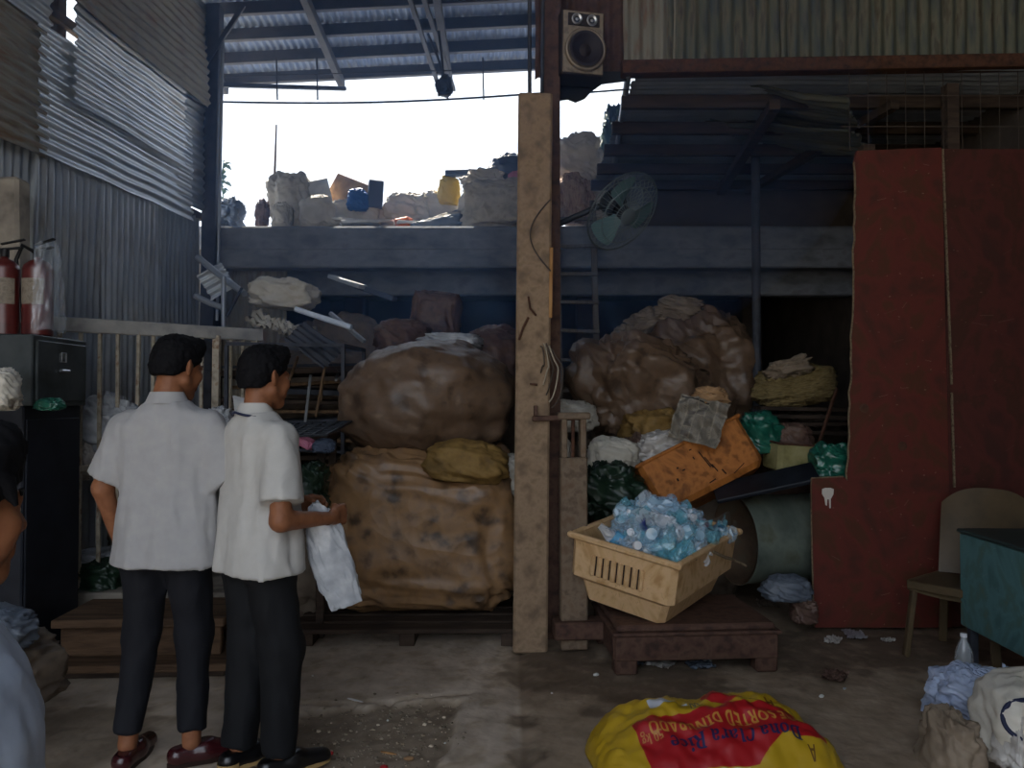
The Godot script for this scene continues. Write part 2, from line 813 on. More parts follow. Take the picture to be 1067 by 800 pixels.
func hex(s: String) -> Color:
	return Color.html(s)


func set_materials() -> void:
	var v1 := Vector3.ONE
	mt.concrete = stuff([hex("655e56"), hex("8a8278"), hex("a1988a")], 0.012, v1 * 0.9, 0.9, {"bump": 0.4})
	mt.pillar = stuff([hex("72604e"), hex("86705a"), hex("967f67"), hex("7e6a53")], 0.03, v1 * 0.9, 0.9, {"bump": 0.5})
	mt.floor = stuff([hex("a89886"), hex("b8a896"), hex("c4b4a2"), hex("d0c0ae")], 0.02, v1 * 0.7, 0.62, {"bump": 0.5, "specular": 0.5, "vertex": true, "world": true})
	mt.outside = stuff([hex("8a8478"), hex("9b968c")], 0.02, v1 * 0.3, 0.95, {"world": true})
	mt.dark_wall = stuff([hex("4a433d"), hex("544c45"), hex("5e554c")], 0.014, v1 * 0.6, 0.9)
	mt.slab = stuff([hex("62666e"), hex("757a82"), hex("838891"), hex("6f7078")], 0.014, Vector3(0.5, 0.9, 0.9), 0.9, {"bump": 0.4})
	mt.zinc = stuff([hex("9aa2aa"), hex("b9c0c6"), hex("c9ced2"), hex("a8aaaa")], 0.016, Vector3(0.9, 0.25, 0.9), 0.42, {"metal": 0.55})
	mt.zinc_dull = stuff([hex("838a92"), hex("9ba2aa"), hex("abb0b4"), hex("8e8c88")], 0.016, Vector3(0.9, 0.25, 0.9), 0.5, {"metal": 0.45})
	mt.zinc_rust = stuff([hex("6a5a4a"), hex("8c877c"), hex("85847a"), hex("7a5c46")], 0.02, Vector3(2.0, 0.35, 2.0), 0.7, {"metal": 0.15})
	mt.zinc_green = stuff([hex("34383a"), hex("4a5052"), hex("5a5e52"), hex("6f6a5a"), hex("40382f")], 0.02, Vector3(2.2, 0.3, 2.2), 0.7, {"metal": 0.15})
	mt.roof = stuff([hex("6c7c98"), hex("8a9ab4"), hex("78849a")], 0.014, Vector3(0.9, 0.3, 0.9), 0.55, {"metal": 0.3})
	mt.steel = stuff([hex("34383f"), hex("434750"), hex("4a4a50")], 0.02, v1, 0.7, {"metal": 0.2})
	mt.rust = stuff([hex("35251e"), hex("4c3226"), hex("5a3c2c"), hex("42302a")], 0.03, v1 * 1.3, 0.85, {"bump": 0.3})
	mt.scale_iron = stuff([hex("3b2a24"), hex("523a30"), hex("5e463a"), hex("48342b")], 0.025, v1 * 1.2, 0.75, {"bump": 0.2})
	mt.scale_column = stuff([hex("5a4a3c"), hex("7b6a58"), hex("6b5644")], 0.025, v1 * 1.2, 0.75, {"bump": 0.2})
	mt.chrome = flat(Color(0.72, 0.73, 0.75), 0.3, 0.9)
	mt.red_board = stuff([hex("5a2c24"), hex("6b2a22"), hex("74302a"), hex("66362a"), hex("6e2c24")], 0.02, Vector3(0.9, 0.7, 0.9), 0.7, {"bump": 0.15})
	mt.red_board_dark = stuff([hex("4c2822"), hex("5a2a24"), hex("622c26"), hex("523026")], 0.02, Vector3(0.9, 0.7, 0.9), 0.7, {"bump": 0.15})
	mt.torn_wood = stuff([hex("5e4f3e"), hex("84735c"), hex("4a3a2c")], 0.04, v1 * 2.0, 0.95)
	mt.paint_white = flat(hex("cfc8bd"), 0.7)
	mt.sack_brown = stuff([hex("3c2d24"), hex("64503f"), hex("745c48"), hex("6a5748"), hex("86705c")], 0.018, v1 * 0.9, 0.42, {"bump": 2.0, "relief": "wrinkle", "specular": 0.5})
	mt.sack_tan = stuff([hex("33261c"), hex("826446"), hex("9a7650"), hex("8c6e52"), hex("5c4838")], 0.016, v1 * 0.8, 0.42, {"bump": 1.6, "gain": 0.5, "relief": "wrinkle", "specular": 0.5})
	mt.sack_plum = stuff([hex("382a26"), hex("5a443d"), hex("6e584c"), hex("503f38")], 0.016, v1 * 0.9, 0.5, {"bump": 1.8, "relief": "wrinkle"})
	mt.sack_yellow = stuff([hex("5c4828"), hex("86693a"), hex("967844"), hex("6a5230")], 0.014, v1 * 1.2, 0.7, {"bump": 0.6, "relief": "wrinkle"})
	mt.sack_grey = stuff([hex("8d887f"), hex("aaa59b"), hex("c2bdb2"), hex("9a9080")], 0.013, v1 * 1.2, 0.75, {"bump": 0.6, "relief": "wrinkle"})
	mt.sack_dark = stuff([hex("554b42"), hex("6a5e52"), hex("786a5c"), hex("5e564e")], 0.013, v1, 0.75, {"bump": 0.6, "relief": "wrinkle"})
	mt.sack_cream = stuff([hex("b8b0a0"), hex("ccc6b8"), hex("d8d2c6"), hex("c2bcac")], 0.012, v1 * 1.4, 0.7, {"bump": 0.4, "relief": "wrinkle"})
	mt.film = stuff([hex("9a9ea6"), hex("b0b4ba"), hex("c4c8cc")], 0.02, v1 * 2.0, 0.28, {"specular": 0.6, "backlight": Color(0.35, 0.37, 0.4)})
	mt.film_blue = stuff([hex("9fb0d2"), hex("b8c6e2"), hex("d2dcee")], 0.02, v1 * 2.0, 0.25, {"specular": 0.6, "backlight": Color(0.3, 0.34, 0.42)})
	mt.film_green = stuff([hex("12493c"), hex("1d6250"), hex("327a66")], 0.02, v1 * 2.0, 0.3, {"specular": 0.6})
	mt.film_dark_green = stuff([hex("101d16"), hex("1b3324"), hex("2f4230")], 0.02, v1 * 2.0, 0.4, {"specular": 0.5})
	mt.film_clear = stuff([hex("a09a94"), hex("bdb8b2"), hex("d2cec8")], 0.02, v1 * 2.0, 0.28, {"specular": 0.6})
	mt.sack_film = stuff([hex("463830"), hex("64523f"), hex("745f4c"), hex("524438")], 0.03, v1 * 1.2, 0.2, {"bump": 0.8, "relief": "wrinkle", "specular": 0.7})
	mt.crate_cream = stuff([hex("c29a70"), hex("d8b286"), hex("e0bc92"), hex("caa276")], 0.02, v1 * 1.6, 0.6, {"bump": 0.15})
	mt.crate_orange = stuff([hex("93592a"), hex("b8743a"), hex("c68046"), hex("a2642e")], 0.02, v1 * 1.6, 0.6, {"bump": 0.15})
	mt.crate_olive = stuff([hex("7a744a"), hex("958e60"), hex("a39b70")], 0.014, v1 * 1.6, 0.6)
	mt.grime = flat(hex("2a1c12"), 0.85)
	mt.pet = flat(Color(0.74, 0.88, 0.97, 0.34), 0.06, 0.0, 0.8)
	mt.pet.transparency = BaseMaterial3D.TRANSPARENCY_ALPHA
	mt.pet_teal = flat(Color(0.50, 0.82, 0.90, 0.38), 0.06, 0.0, 0.8)
	mt.pet_teal.transparency = BaseMaterial3D.TRANSPARENCY_ALPHA
	mt.pet_clear = flat(Color(0.92, 0.95, 0.98, 0.30), 0.06, 0.0, 0.8)
	mt.pet_clear.transparency = BaseMaterial3D.TRANSPARENCY_ALPHA
	mt.cap_blue = flat(hex("2f67c0"), 0.4)
	mt.cap_white = flat(hex("e4e6ea"), 0.4)
	mt.label_navy = flat(hex("27357f"), 0.45)
	mt.label_red = flat(hex("b0253c"), 0.45)
	mt.label_sky = flat(hex("66a8cf"), 0.45)
	mt.navy_panel = stuff([hex("14171d"), hex("1d2129"), hex("252a33")], 0.02, v1, 0.5)
	mt.drum = stuff([hex("5a645c"), hex("707a70"), hex("7e887c"), hex("6a6c5a")], 0.014, Vector3(0.8, 0.8, 0.8), 0.45, {"metal": 0.3})
	mt.drum_dark = stuff([hex("5a4a3e"), hex("6c5846"), hex("626052")], 0.02, v1, 0.8)
	mt.fan_blade = flat(hex("5f7c80"), 0.4)
	mt.fan_cage = flat(hex("7e8c92"), 0.4, 0.5)
	mt.fan_body = flat(hex("23272c"), 0.5)
	mt.speaker_box = stuff([hex("2a2423"), hex("3a3230")], 0.02, v1, 0.7)
	mt.speaker_front = stuff([hex("7b7066"), hex("95897a"), hex("6a5f56")], 0.02, v1 * 2.0, 0.6)
	mt.speaker_cone = flat(hex("2a2328"), 0.6)
	mt.speaker_ring = flat(hex("8d8071"), 0.35, 0.4)
	mt.extinguisher = stuff([hex("421a18"), hex("561e1c"), hex("5e2622")], 0.02, v1 * 2.0, 0.35, {"specular": 0.6})
	mt.label_paper = stuff([hex("6a6258"), hex("8a8072"), hex("766c60")], 0.03, v1 * 3.0, 0.7)
	mt.black = flat(hex("141416"), 0.5)
	mt.cabinet = stuff([hex("333736"), hex("42484a"), hex("4b5052")], 0.014, v1, 0.45, {"metal": 0.2})
	mt.locker = stuff([hex("14171e"), hex("1c2029"), hex("23262e")], 0.014, v1, 0.5)
	mt.teal_steel = stuff([hex("405c5c"), hex("4a6869"), hex("527072"), hex("4a6462"), hex("566458")], 0.02, v1, 0.5, {"metal": 0.1})
	mt.teal_top = stuff([hex("23302f"), hex("30403f")], 0.014, v1, 0.5)
	mt.chair_brown = stuff([hex("4c4030"), hex("584a36"), hex("60503a")], 0.014, v1 * 1.2, 0.45)
	mt.wood_step = stuff([hex("3f2f22"), hex("5b4634"), hex("6b5440")], 0.02, Vector3(0.4, 3.0, 3.0), 0.85, {"bump": 0.3})
	mt.wood = stuff([hex("4f3d2c"), hex("6f573f"), hex("84694c")], 0.02, Vector3(3.0, 0.4, 3.0), 0.85, {"bump": 0.3})
	mt.wood_fresh = stuff([hex("8a6238"), hex("a5794a"), hex("b58a58")], 0.02, Vector3(3.0, 0.4, 3.0), 0.8)
	mt.wood_dark = stuff([hex("2c241e"), hex("3c3028"), hex("4a3d32")], 0.02, Vector3(0.5, 3.0, 3.0), 0.85)
	mt.rail = stuff([hex("7f7668"), hex("a89e8d"), hex("b8ae9c"), hex("7a5f48")], 0.02, v1 * 1.4, 0.6)
	mt.rail_pale = stuff([hex("8f8e8c"), hex("b0aeaa"), hex("c0beb8")], 0.02, v1 * 1.2, 0.6)
	mt.pipe = flat(hex("9aa0a8"), 0.4, 0.5)
	mt.tube_white = flat(hex("d9e4f2"), 0.3)
	mt.wire = flat(hex("4a4038"), 0.6)
	mt.wire_pale = flat(hex("a89c88"), 0.6)
	mt.shirt_white = stuff([hex("9e9d9e"), hex("a2a1a2"), hex("a6a5a4")], 0.02, v1 * 3.0, 0.85)
	mt.shirt_cream = stuff([hex("b4b2ae"), hex("b8b6b2"), hex("bcbab6")], 0.02, v1 * 3.0, 0.85)
	mt.trousers = flat(hex("12141b"), 0.8)
	mt.trousers_2 = flat(hex("0e1014"), 0.8)
	mt.skin = stuff([hex("7d4f36"), hex("8a5a3e"), hex("946245")], 0.02, v1 * 4.0, 0.55)
	mt.hair = stuff([hex("0a0a0c"), hex("101013"), hex("16161a")], 0.04, v1 * 8.0, 0.75, {"specular": 0.25})
	mt.shirt_blue = stuff([hex("a6b2c8"), hex("b4c0d4"), hex("bcc8da")], 0.02, v1 * 3.0, 0.85)
	mt.sack_pale = stuff([hex("746554"), hex("8c7c6a"), hex("9c8c78")], 0.016, v1 * 1.2, 0.65, {"bump": 0.6, "relief": "wrinkle"})
	mt.sack_white = stuff([hex("b6b2aa"), hex("cac6be"), hex("d6d2ca")], 0.016, v1 * 1.2, 0.7, {"bump": 0.5, "relief": "wrinkle", "backlight": Color(0.5, 0.49, 0.47)})
	mt.wood_grey = stuff([hex("5a554e"), hex("6c665e"), hex("78726a")], 0.02, Vector3(3.0, 0.4, 3.0), 0.85)
	mt.shoe_maroon = flat(hex("3a1418"), 0.22, 0.0, 0.6)
	mt.shoe_black = flat(hex("0d0d10"), 0.3, 0.0, 0.6)
	mt.shoe_brown = flat(hex("24140f"), 0.4)
	mt.sole_beige = flat(hex("a98c5c"), 0.7)
	mt.eye = flat(hex("d8d2c8"), 0.3)
	mt.iris = flat(hex("1c120c"), 0.2)
	mt.navy_cord = flat(hex("1d2340"), 0.6)
	mt.card_tan = stuff([hex("8d6c4c"), hex("a98560"), hex("b8946c")], 0.015, v1 * 1.5, 0.85)
	mt.blue_plastic = flat(hex("2a5d9c"), 0.45)
	mt.slate = flat(hex("4a5568"), 0.6)
	mt.orange_plastic = flat(hex("c86a44"), 0.6)
	mt.yellow_plastic = flat(hex("d2b04a"), 0.5)
	mt.pink_plastic = flat(hex("c0758f"), 0.5)
	mt.grey_plastic = flat(hex("8a8c90"), 0.55)
	mt.white_board = stuff([hex("b8b8ba"), hex("cacac8"), hex("d8d6d0")], 0.02, v1 * 1.5, 0.8)
	mt.black_grate = flat(hex("2c3138"), 0.4)
	mt.foliage = flat(hex("3f5340"), 0.6)
	mt.tarp_grey = stuff([hex("4d5663"), hex("69727e"), hex("7c828a")], 0.015, v1, 0.6, {"bump": 0.6, "relief": "wrinkle"})
	mt.cloth_stripe = stuff([hex("6a3a34"), hex("a38878"), hex("b8a898"), hex("7a4a40")], 0.03, Vector3(3.0, 0.6, 3.0), 0.85, {"bump": 0.6, "relief": "wrinkle"})
	mt.foil = flat(hex("b8bcc4"), 0.3, 0.6)
	mt.red_plastic = flat(hex("a8282c"), 0.4)
	mt.red_board = scuffed([hex("4e2a20"), hex("5c2a22"), hex("642c24"), hex("52301f"), hex("5e2a22")], hex("8a7060"), 90, Vector3(0.8, 0.8, 0.8), 0.65, {"seed": 4, "bump": 0.12, "chips": 0.8})
	mt.red_board_dark = scuffed([hex("442620"), hex("502822"), hex("562a24"), hex("46281e"), hex("502822")], hex("765f50"), 70, Vector3(0.8, 0.8, 0.8), 0.65, {"seed": 5, "bump": 0.12, "chips": 0.8})
	mt.crate_cream = scuffed([hex("b88e5e"), hex("d0aa7a"), hex("dab68a"), hex("d2ac7e"), hex("c09868")], hex("7a5a34"), 150, Vector3(1.7, 1.7, 1.7), 0.6, {"seed": 6, "lean": 1.57, "chips": 0.6})
	mt.crate_orange = scuffed([hex("84501f"), hex("b06c32"), hex("bc7638"), hex("a0622c"), hex("7c4a20")], hex("5c3616"), 200, Vector3(1.7, 1.7, 1.7), 0.6, {"seed": 7, "lean": 1.2})
	mt.teal_steel = scuffed([hex("446668"), hex("507678"), hex("587e80"), hex("4e706e"), hex("5a6c60")], hex("8a968e"), 90, Vector3(1.2, 1.2, 1.2), 0.5, {"seed": 8})
	mt.fibre = stuff([hex("5a4c2c"), hex("7c6a42"), hex("93825a"), hex("4e4228")], 0.04, Vector3(0.8, 4.0, 4.0), 0.9, {"bump": 1.5})
	mt.stone = stuff([hex("4a443c"), hex("655d52"), hex("7a7266")], 0.03, v1 * 4.0, 0.95)


# ---------------------------------------------------------------- the building

func pit(x: float, z: float) -> float:
	# how far inside the broken-out patch of floor a point lies (0 outside, 1 inside)
	var d := -z
	var wob := 0.05 * ruffle.get_noise_2d(x * 5.0, z * 5.0) + 0.02 * ruffle.get_noise_2d(x * 18.0, z * 18.0)
	var right := -0.235 - (4.0 - d) * 0.05 + wob * 0.6
	var left := -1.05 - (3.3 - d) * 0.15 + wob
	var far := 3.86 + (x + 0.25) * 0.18 * signf(-0.25 - x) + wob * 1.2
	var a := minf(minf(x - left, right - x), far - d)
	return clampf(a / 0.02 + 0.5, 0.0, 1.0)


func floor_height(x: float, z: float) -> float:
	var y := 0.006 * ruffle.get_noise_2d(x * 1.3, z * 1.3) + 0.0025 * ruffle.get_noise_2d(x * 9.0, z * 9.0)
	var b := pit(x, z)
	y -= b * (0.024 + 0.012 * ruffle.get_noise_2d(x * 11.0, z * 11.0))
	# worn channel between the two floor slabs, right of the middle
	var cx := 0.035 + 0.03 * ruffle.get_noise_1d(z * 2.0)
	var c := exp(-pow((x - cx) / 0.045, 2.0)) * (0.5 + 0.9 * ruffle.get_noise_1d(z * 3.3 + 9.0)) if z > -4.7 else 0.0
	y -= 0.03 * maxf(c, 0.0)
	# crack running left from the patch
	var kz := -3.92 - 0.12 * sin((x + 0.3) * 2.6) + 0.03 * ruffle.get_noise_1d(x * 8.0)
	if x < -0.2 and x > -1.2:
		y -= 0.014 * exp(-pow((z - kz) / 0.015, 2.0))
	return y


func build_shell() -> void:
	# floor: a relief where the camera sees it, slabs of plain concrete around
	var g := Geo.new()
	g.colored = true
	var nx := 340
	var nz := 310
	var x0 := -3.7
	var x1 := 3.5
	var z0 := -0.6
	var z1 := -7.0
	var first := 0
	for j in nz + 1:
		for i in nx + 1:
			var x := lerpf(x0, x1, float(i) / nx)
			var z := lerpf(z0, z1, pow(float(j) / nz, 1.0))
			var b := pit(x, z)
			var tone := Color(1, 0.97, 0.92)
			var n := ruffle.get_noise_2d(x * 1.7 + 30.0, z * 1.7)
			var n2 := ruffle.get_noise_2d(x * 6.0 + 60.0, z * 6.0)
			# oil and dirt soaked into the concrete: round the scale, by the pillar foot and in the channel
			var oil := 0.0
			for o: Array in [[0.25, -4.35, 0.34], [0.62, -4.0, 0.45], [1.6, -4.6, 0.55], [0.05, -3.6, 0.10], [0.06, -3.25, 0.09], [2.2, -4.7, 0.6], [-1.9, -3.4, 0.4]]:
				var e: float = Vector2(x - o[0], z - o[1]).length() / o[2] + n * 0.5 + n2 * 0.35
				oil = maxf(oil, clampf((1.0 - e) * 4.0, 0.0, 1.0))
			tone = tone.lerp(Color(0.30, 0.27, 0.24), oil * 0.8)
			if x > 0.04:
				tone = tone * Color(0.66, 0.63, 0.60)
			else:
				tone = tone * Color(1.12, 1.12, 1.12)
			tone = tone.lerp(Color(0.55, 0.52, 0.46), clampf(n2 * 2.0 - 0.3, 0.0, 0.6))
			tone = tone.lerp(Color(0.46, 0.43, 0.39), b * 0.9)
			tone.a = 1.0
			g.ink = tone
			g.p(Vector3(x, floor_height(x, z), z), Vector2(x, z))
	for j in nz:
		for i in nx:
			var a := j * (nx + 1) + i
			g.tri(a, a + 1, a + nx + 2)
			g.tri(a, a + nx + 2, a + nx + 1)
	# thickness below and the rest of the floor
	g.ink = Color(0.9, 0.88, 0.84)
	g.box(Vector3(-0.1, -0.2, -3.8), Vector3(7.2, 0.2, 6.4))
	g.box(Vector3(-0.1, -0.15, 1.75), Vector3(7.2, 0.3, 4.7))
	g.box(Vector3(-0.1, -0.15, -9.25), Vector3(7.2, 0.3, 4.5))
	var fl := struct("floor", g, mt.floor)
	fl.set_meta("label", "worn dirty concrete floor with a broken-out patch")
	var y := Geo.new()
	y.box(Vector3(0, -0.35, 0), Vector3(120, 0.1, 120))
	struct("yard_ground", y, mt.outside)

	# dusty air in the hall, lit by the bright opening
	var haze := FogVolume.new()
	haze.name = "dust_haze"
	haze.shape = RenderingServer.FOG_VOLUME_SHAPE_ELLIPSOID
	haze.size = Vector3(6.4, 4.2, 6.4)
	haze.position = Vector3(-0.5, 3.6, -6.4)
	var fm := FogMaterial.new()
	fm.density = 0.07
	fm.albedo = Color(0.55, 0.74, 1.0)
	haze.material = fm
	add_child(haze)
	haze.set_meta("label", "thin bluish dust haze hanging in the hall")
	haze.set_meta("category", "haze")
	haze.set_meta("kind", "stuff")

	# walls that close the room: right side, behind the heap, and the street front with its wide gate opening
	var wr := struct_node("wall_right")
	var a1 := Geo.new()
	a1.box(Vector3(3.55, 2.9, -4.75), Vector3(0.12, 5.8, 13.4))
	part(wr, "wall_panel", a1, mt.dark_wall)
	var wb := struct_node("wall_back")
	var a2 := Geo.new()
	a2.box(Vector3(0.1, 1.5, -11.4), Vector3(7.2, 3.0, 0.15))
	part(wb, "wall_panel", a2, mt.dark_wall)
	var wf := struct_node("wall_front")
	var a3 := Geo.new()
	a3.box(Vector3(-3.55, 2.6, 1.9), Vector3(0.5, 5.2, 0.15))
	a3.box(Vector3(2.4, 2.6, 1.9), Vector3(2.4, 5.2, 0.15))
	a3.box(Vector3(0, 5.6, 1.9), Vector3(7.4, 0.8, 0.15))
	part(wf, "wall_panel", a3, mt.dark_wall)

	# upper floor: slab with a deep edge beam, a second beam set back below it
	var mz := struct_node("upper_floor")
	mz.set_meta("label", "concrete upper floor slab and edge beam")
	var s1 := Geo.new()
	s1.box(Vector3(0.2, 3.0, -9.45), Vector3(7.0, 0.24, 3.9), 0.02)
	part(mz, "slab", s1, mt.slab)
	var s2 := Geo.new()
	s2.box(Vector3(0.2, 2.83, -7.62), Vector3(7.0, 0.22, 0.22), 0.015)
	part(mz, "edge_beam", s2, mt.slab)
	var s3 := Geo.new()
	s3.box(Vector3(0.6, 2.70, -8.1), Vector3(6.4, 0.36, 0.2), 0.015)
	part(mz, "inner_beam", s3, mt.slab)
	for x: float in [-1.9, 0.9, 2.9]:
		var c := Geo.new()
		c.box(Vector3(x, 1.35, -9.6), Vector3(0.24, 2.7, 0.24), 0.015)
		part(mz, "column", c, mt.dark_wall)


func build_left_wall() -> void:
	var ex := Vector3(0.078, 0, -0.997).normalized()
	var b := Basis(ex, Vector3.UP, ex.cross(Vector3.UP))
	var w := struct_node("wall_left", Vector3(-3.10, 0, -5.06), b)
	w.set_meta("label", "wall of overlapping corrugated metal sheets")
	# upright sheets: [start, width, low, height, lean degrees, stand-off, material]
	var up := [
		[-0.02, 0.79, 0.02, 3.12, -0.8, 0.00, mt.zinc_dull], [0.755, 0.77, 0.02, 3.13, 0.5, 0.015, mt.zinc], [1.52, 0.78, 0.02, 3.14, 0.0, -0.02, mt.zinc_dull],
		[-0.90, 1.05, 0.02, 3.1, 0.3, -0.05, mt.zinc_dull], [-1.80, 0.90, 0.02, 3.1, -0.5, -0.03, mt.zinc_dull]]
	for k in up.size():
		var a: Array = up[k]
		var o := part(w, "corrugated_sheet", corrugated(a[1], a[3], 10 + k, 0.076, 0.012), a[6], Vector3(a[0] + a[1] * 0.5, a[2], a[5]), Basis(Vector3.BACK, deg_to_rad(a[4])))
		o.set_meta("label", "upright corrugated sheet")
	# sheets laid sideways: [start, length, low, height, tilt, stand-off, lean out, material]
	var lay := [
		[0.0, 2.06, 3.06, 0.86, 0.4, 0.03, 1.5, mt.zinc], [0.33, 1.56, 3.50, 0.86, 0.6, 0.055, 1.0, mt.zinc], [1.80, 0.68, 3.22, 1.05, 0.3, 0.02, 0.0, mt.zinc_dull],
		[0.28, 1.95, 4.16, 0.90, 0.2, 0.085, 4.0, mt.zinc_rust], [0.15, 2.36, 4.25, 0.95, 0.0, 0.02, 0.0, mt.zinc_dull], [-0.6, 2.2, 4.75, 0.9, 0.0, 0.05, 0.0, mt.zinc_dull],
		[-0.65, 0.75, 3.05, 1.0, -0.8, 0.02, 0.0, mt.zinc_rust], [-1.6, 1.7, 3.9, 0.9, 0.0, 0.04, 0.0, mt.zinc_dull], [-2.3, 2.2, 4.7, 0.9, 0.0, 0.0, 0.0, mt.zinc_dull]]
	for k in lay.size():
		var a: Array = lay[k]
		# ridges run along the wall: the sheet is built upright and turned a quarter
		var r := Basis(Vector3.BACK, deg_to_rad(-90.0 + a[4])) * Basis()
		var lean := Basis(Vector3.RIGHT, deg_to_rad(-a[6]))
		var o := part(w, "corrugated_sheet", corrugated(a[3], a[1], 30 + k, 0.076, 0.012, 0.03, 0.02), a[7], Vector3(a[0], a[2] + a[3] * 0.5, a[5]), lean * r)
		o.set_meta("label", "corrugated sheet laid sideways")
	# rest of the wall: nearer the street and further in, timber girts behind the sheets
	var g := Geo.new()
	g.box(Vector3(-4.45, 2.8, -0.5), Vector3(5.1, 5.6, 0.1))
	part(w, "near_panel", g, mt.dark_wall)
	var g2 := Geo.new()
	g2.box(Vector3(4.4, 1.45, -0.05), Vector3(3.9, 2.9, 0.1))
	part(w, "far_panel", g2, mt.dark_wall)
	var bk := Geo.new()
	bk.box(Vector3(-0.9, 2.7, -0.22), Vector3(2.4, 5.4, 0.04))
	part(w, "backing_board", bk, mt.dark_wall)
	for y: float in [0.9, 2.1, 3.2, 4.1, 4.9]:
		var q := Geo.new()
		q.box(Vector3(0.0, y, -0.07), Vector3(4.9, 0.07, 0.05))
		part(w, "girt", q, mt.wood_dark)
	for x: float in [-1.7, 0.4]:
		var q := Geo.new()
		q.box(Vector3(x, 2.6, -0.13), Vector3(0.09, 5.2, 0.09))
		part(w, "stud", q, mt.wood_dark)
	# the bare sheet that closes the gap under the slab behind the railing
	var o2 := part(w, "corrugated_sheet", corrugated(0.62, 1.9, 51, 0.076, 0.012), mt.zinc_rust, Vector3(2.70, 1.12, 0.36), Basis(Vector3.UP, deg_to_rad(-80)))
	o2.set_meta("label", "short rusty sheet hung under the slab edge")


func roof_height(x: float, d: float) -> float:
	return 5.12 + (x + 3.3) * 0.05 + (9.0 - d) * 0.10


func build_roof() -> void:
	var c := struct_node("ceiling")
	c.set_meta("label", "corrugated roof on steel purlins")
	# sheets lie over the purlins with their ridges running front to back
	var ang := atan(0.10)
	for i in 9:
		var x := -3.9 + i * 0.92
		for j in 4:
			var d := 9.06 - j * 2.75
			var y := roof_height(x + 0.45, d) + 0.085 + j * 0.004
			var b := Basis(Vector3.RIGHT, PI * 0.5 - ang) * Basis()
			b = Basis(Vector3.BACK, 0.05) * b
			part(c, "roof_sheet", corrugated(0.98, 2.85, 60 + i * 5 + j, 0.076, 0.012, 0.01, 0.015), mt.roof, Vector3(x + 0.46, y, -d), b)
	var d := 8.98
	while d > -1.9:
		var g := Geo.new()
		var a := Vector3(-3.8, roof_height(-3.8, d) + 0.01, -d)
		var e := Vector3(3.7, roof_height(3.7, d) + 0.01, -d)
		g.bar(a, e, 0.06, 0.12, 0.004)
		part(c, "purlin", g, mt.steel)
		d -= 0.44 if d > 6.0 else 1.0
	for x: float in [-3.3, -1.96, -0.72, 0.5, 1.9, 3.2]:
		var g := Geo.new()
		g.bar(Vector3(x, roof_height(x, 9.0) - 0.10, -9.0), Vector3(x, roof_height(x, -1.9) - 0.10, 1.9), 0.07, 0.10, 0.004)
		part(c, "rafter", g, mt.steel)
	# light truss members below the second rafter and the brace at the left corner
	for q: Array in [[Vector3(-0.82, 4.98, -8.9), Vector3(-0.98, 5.2, -6.6)], [Vector3(-0.66, 4.97, -8.85), Vector3(-0.86, 5.2, -6.6)], [Vector3(-2.98, 4.42, -7.3), Vector3(-2.55, 5.2, -7.4)], [Vector3(-2.95, 4.6, -7.8), Vector3(-1.9, 5.0, -8.9)]]:
		var g := Geo.new()
		g.bar(q[0], q[1], 0.04, 0.04)
		part(c, "brace", g, mt.steel)


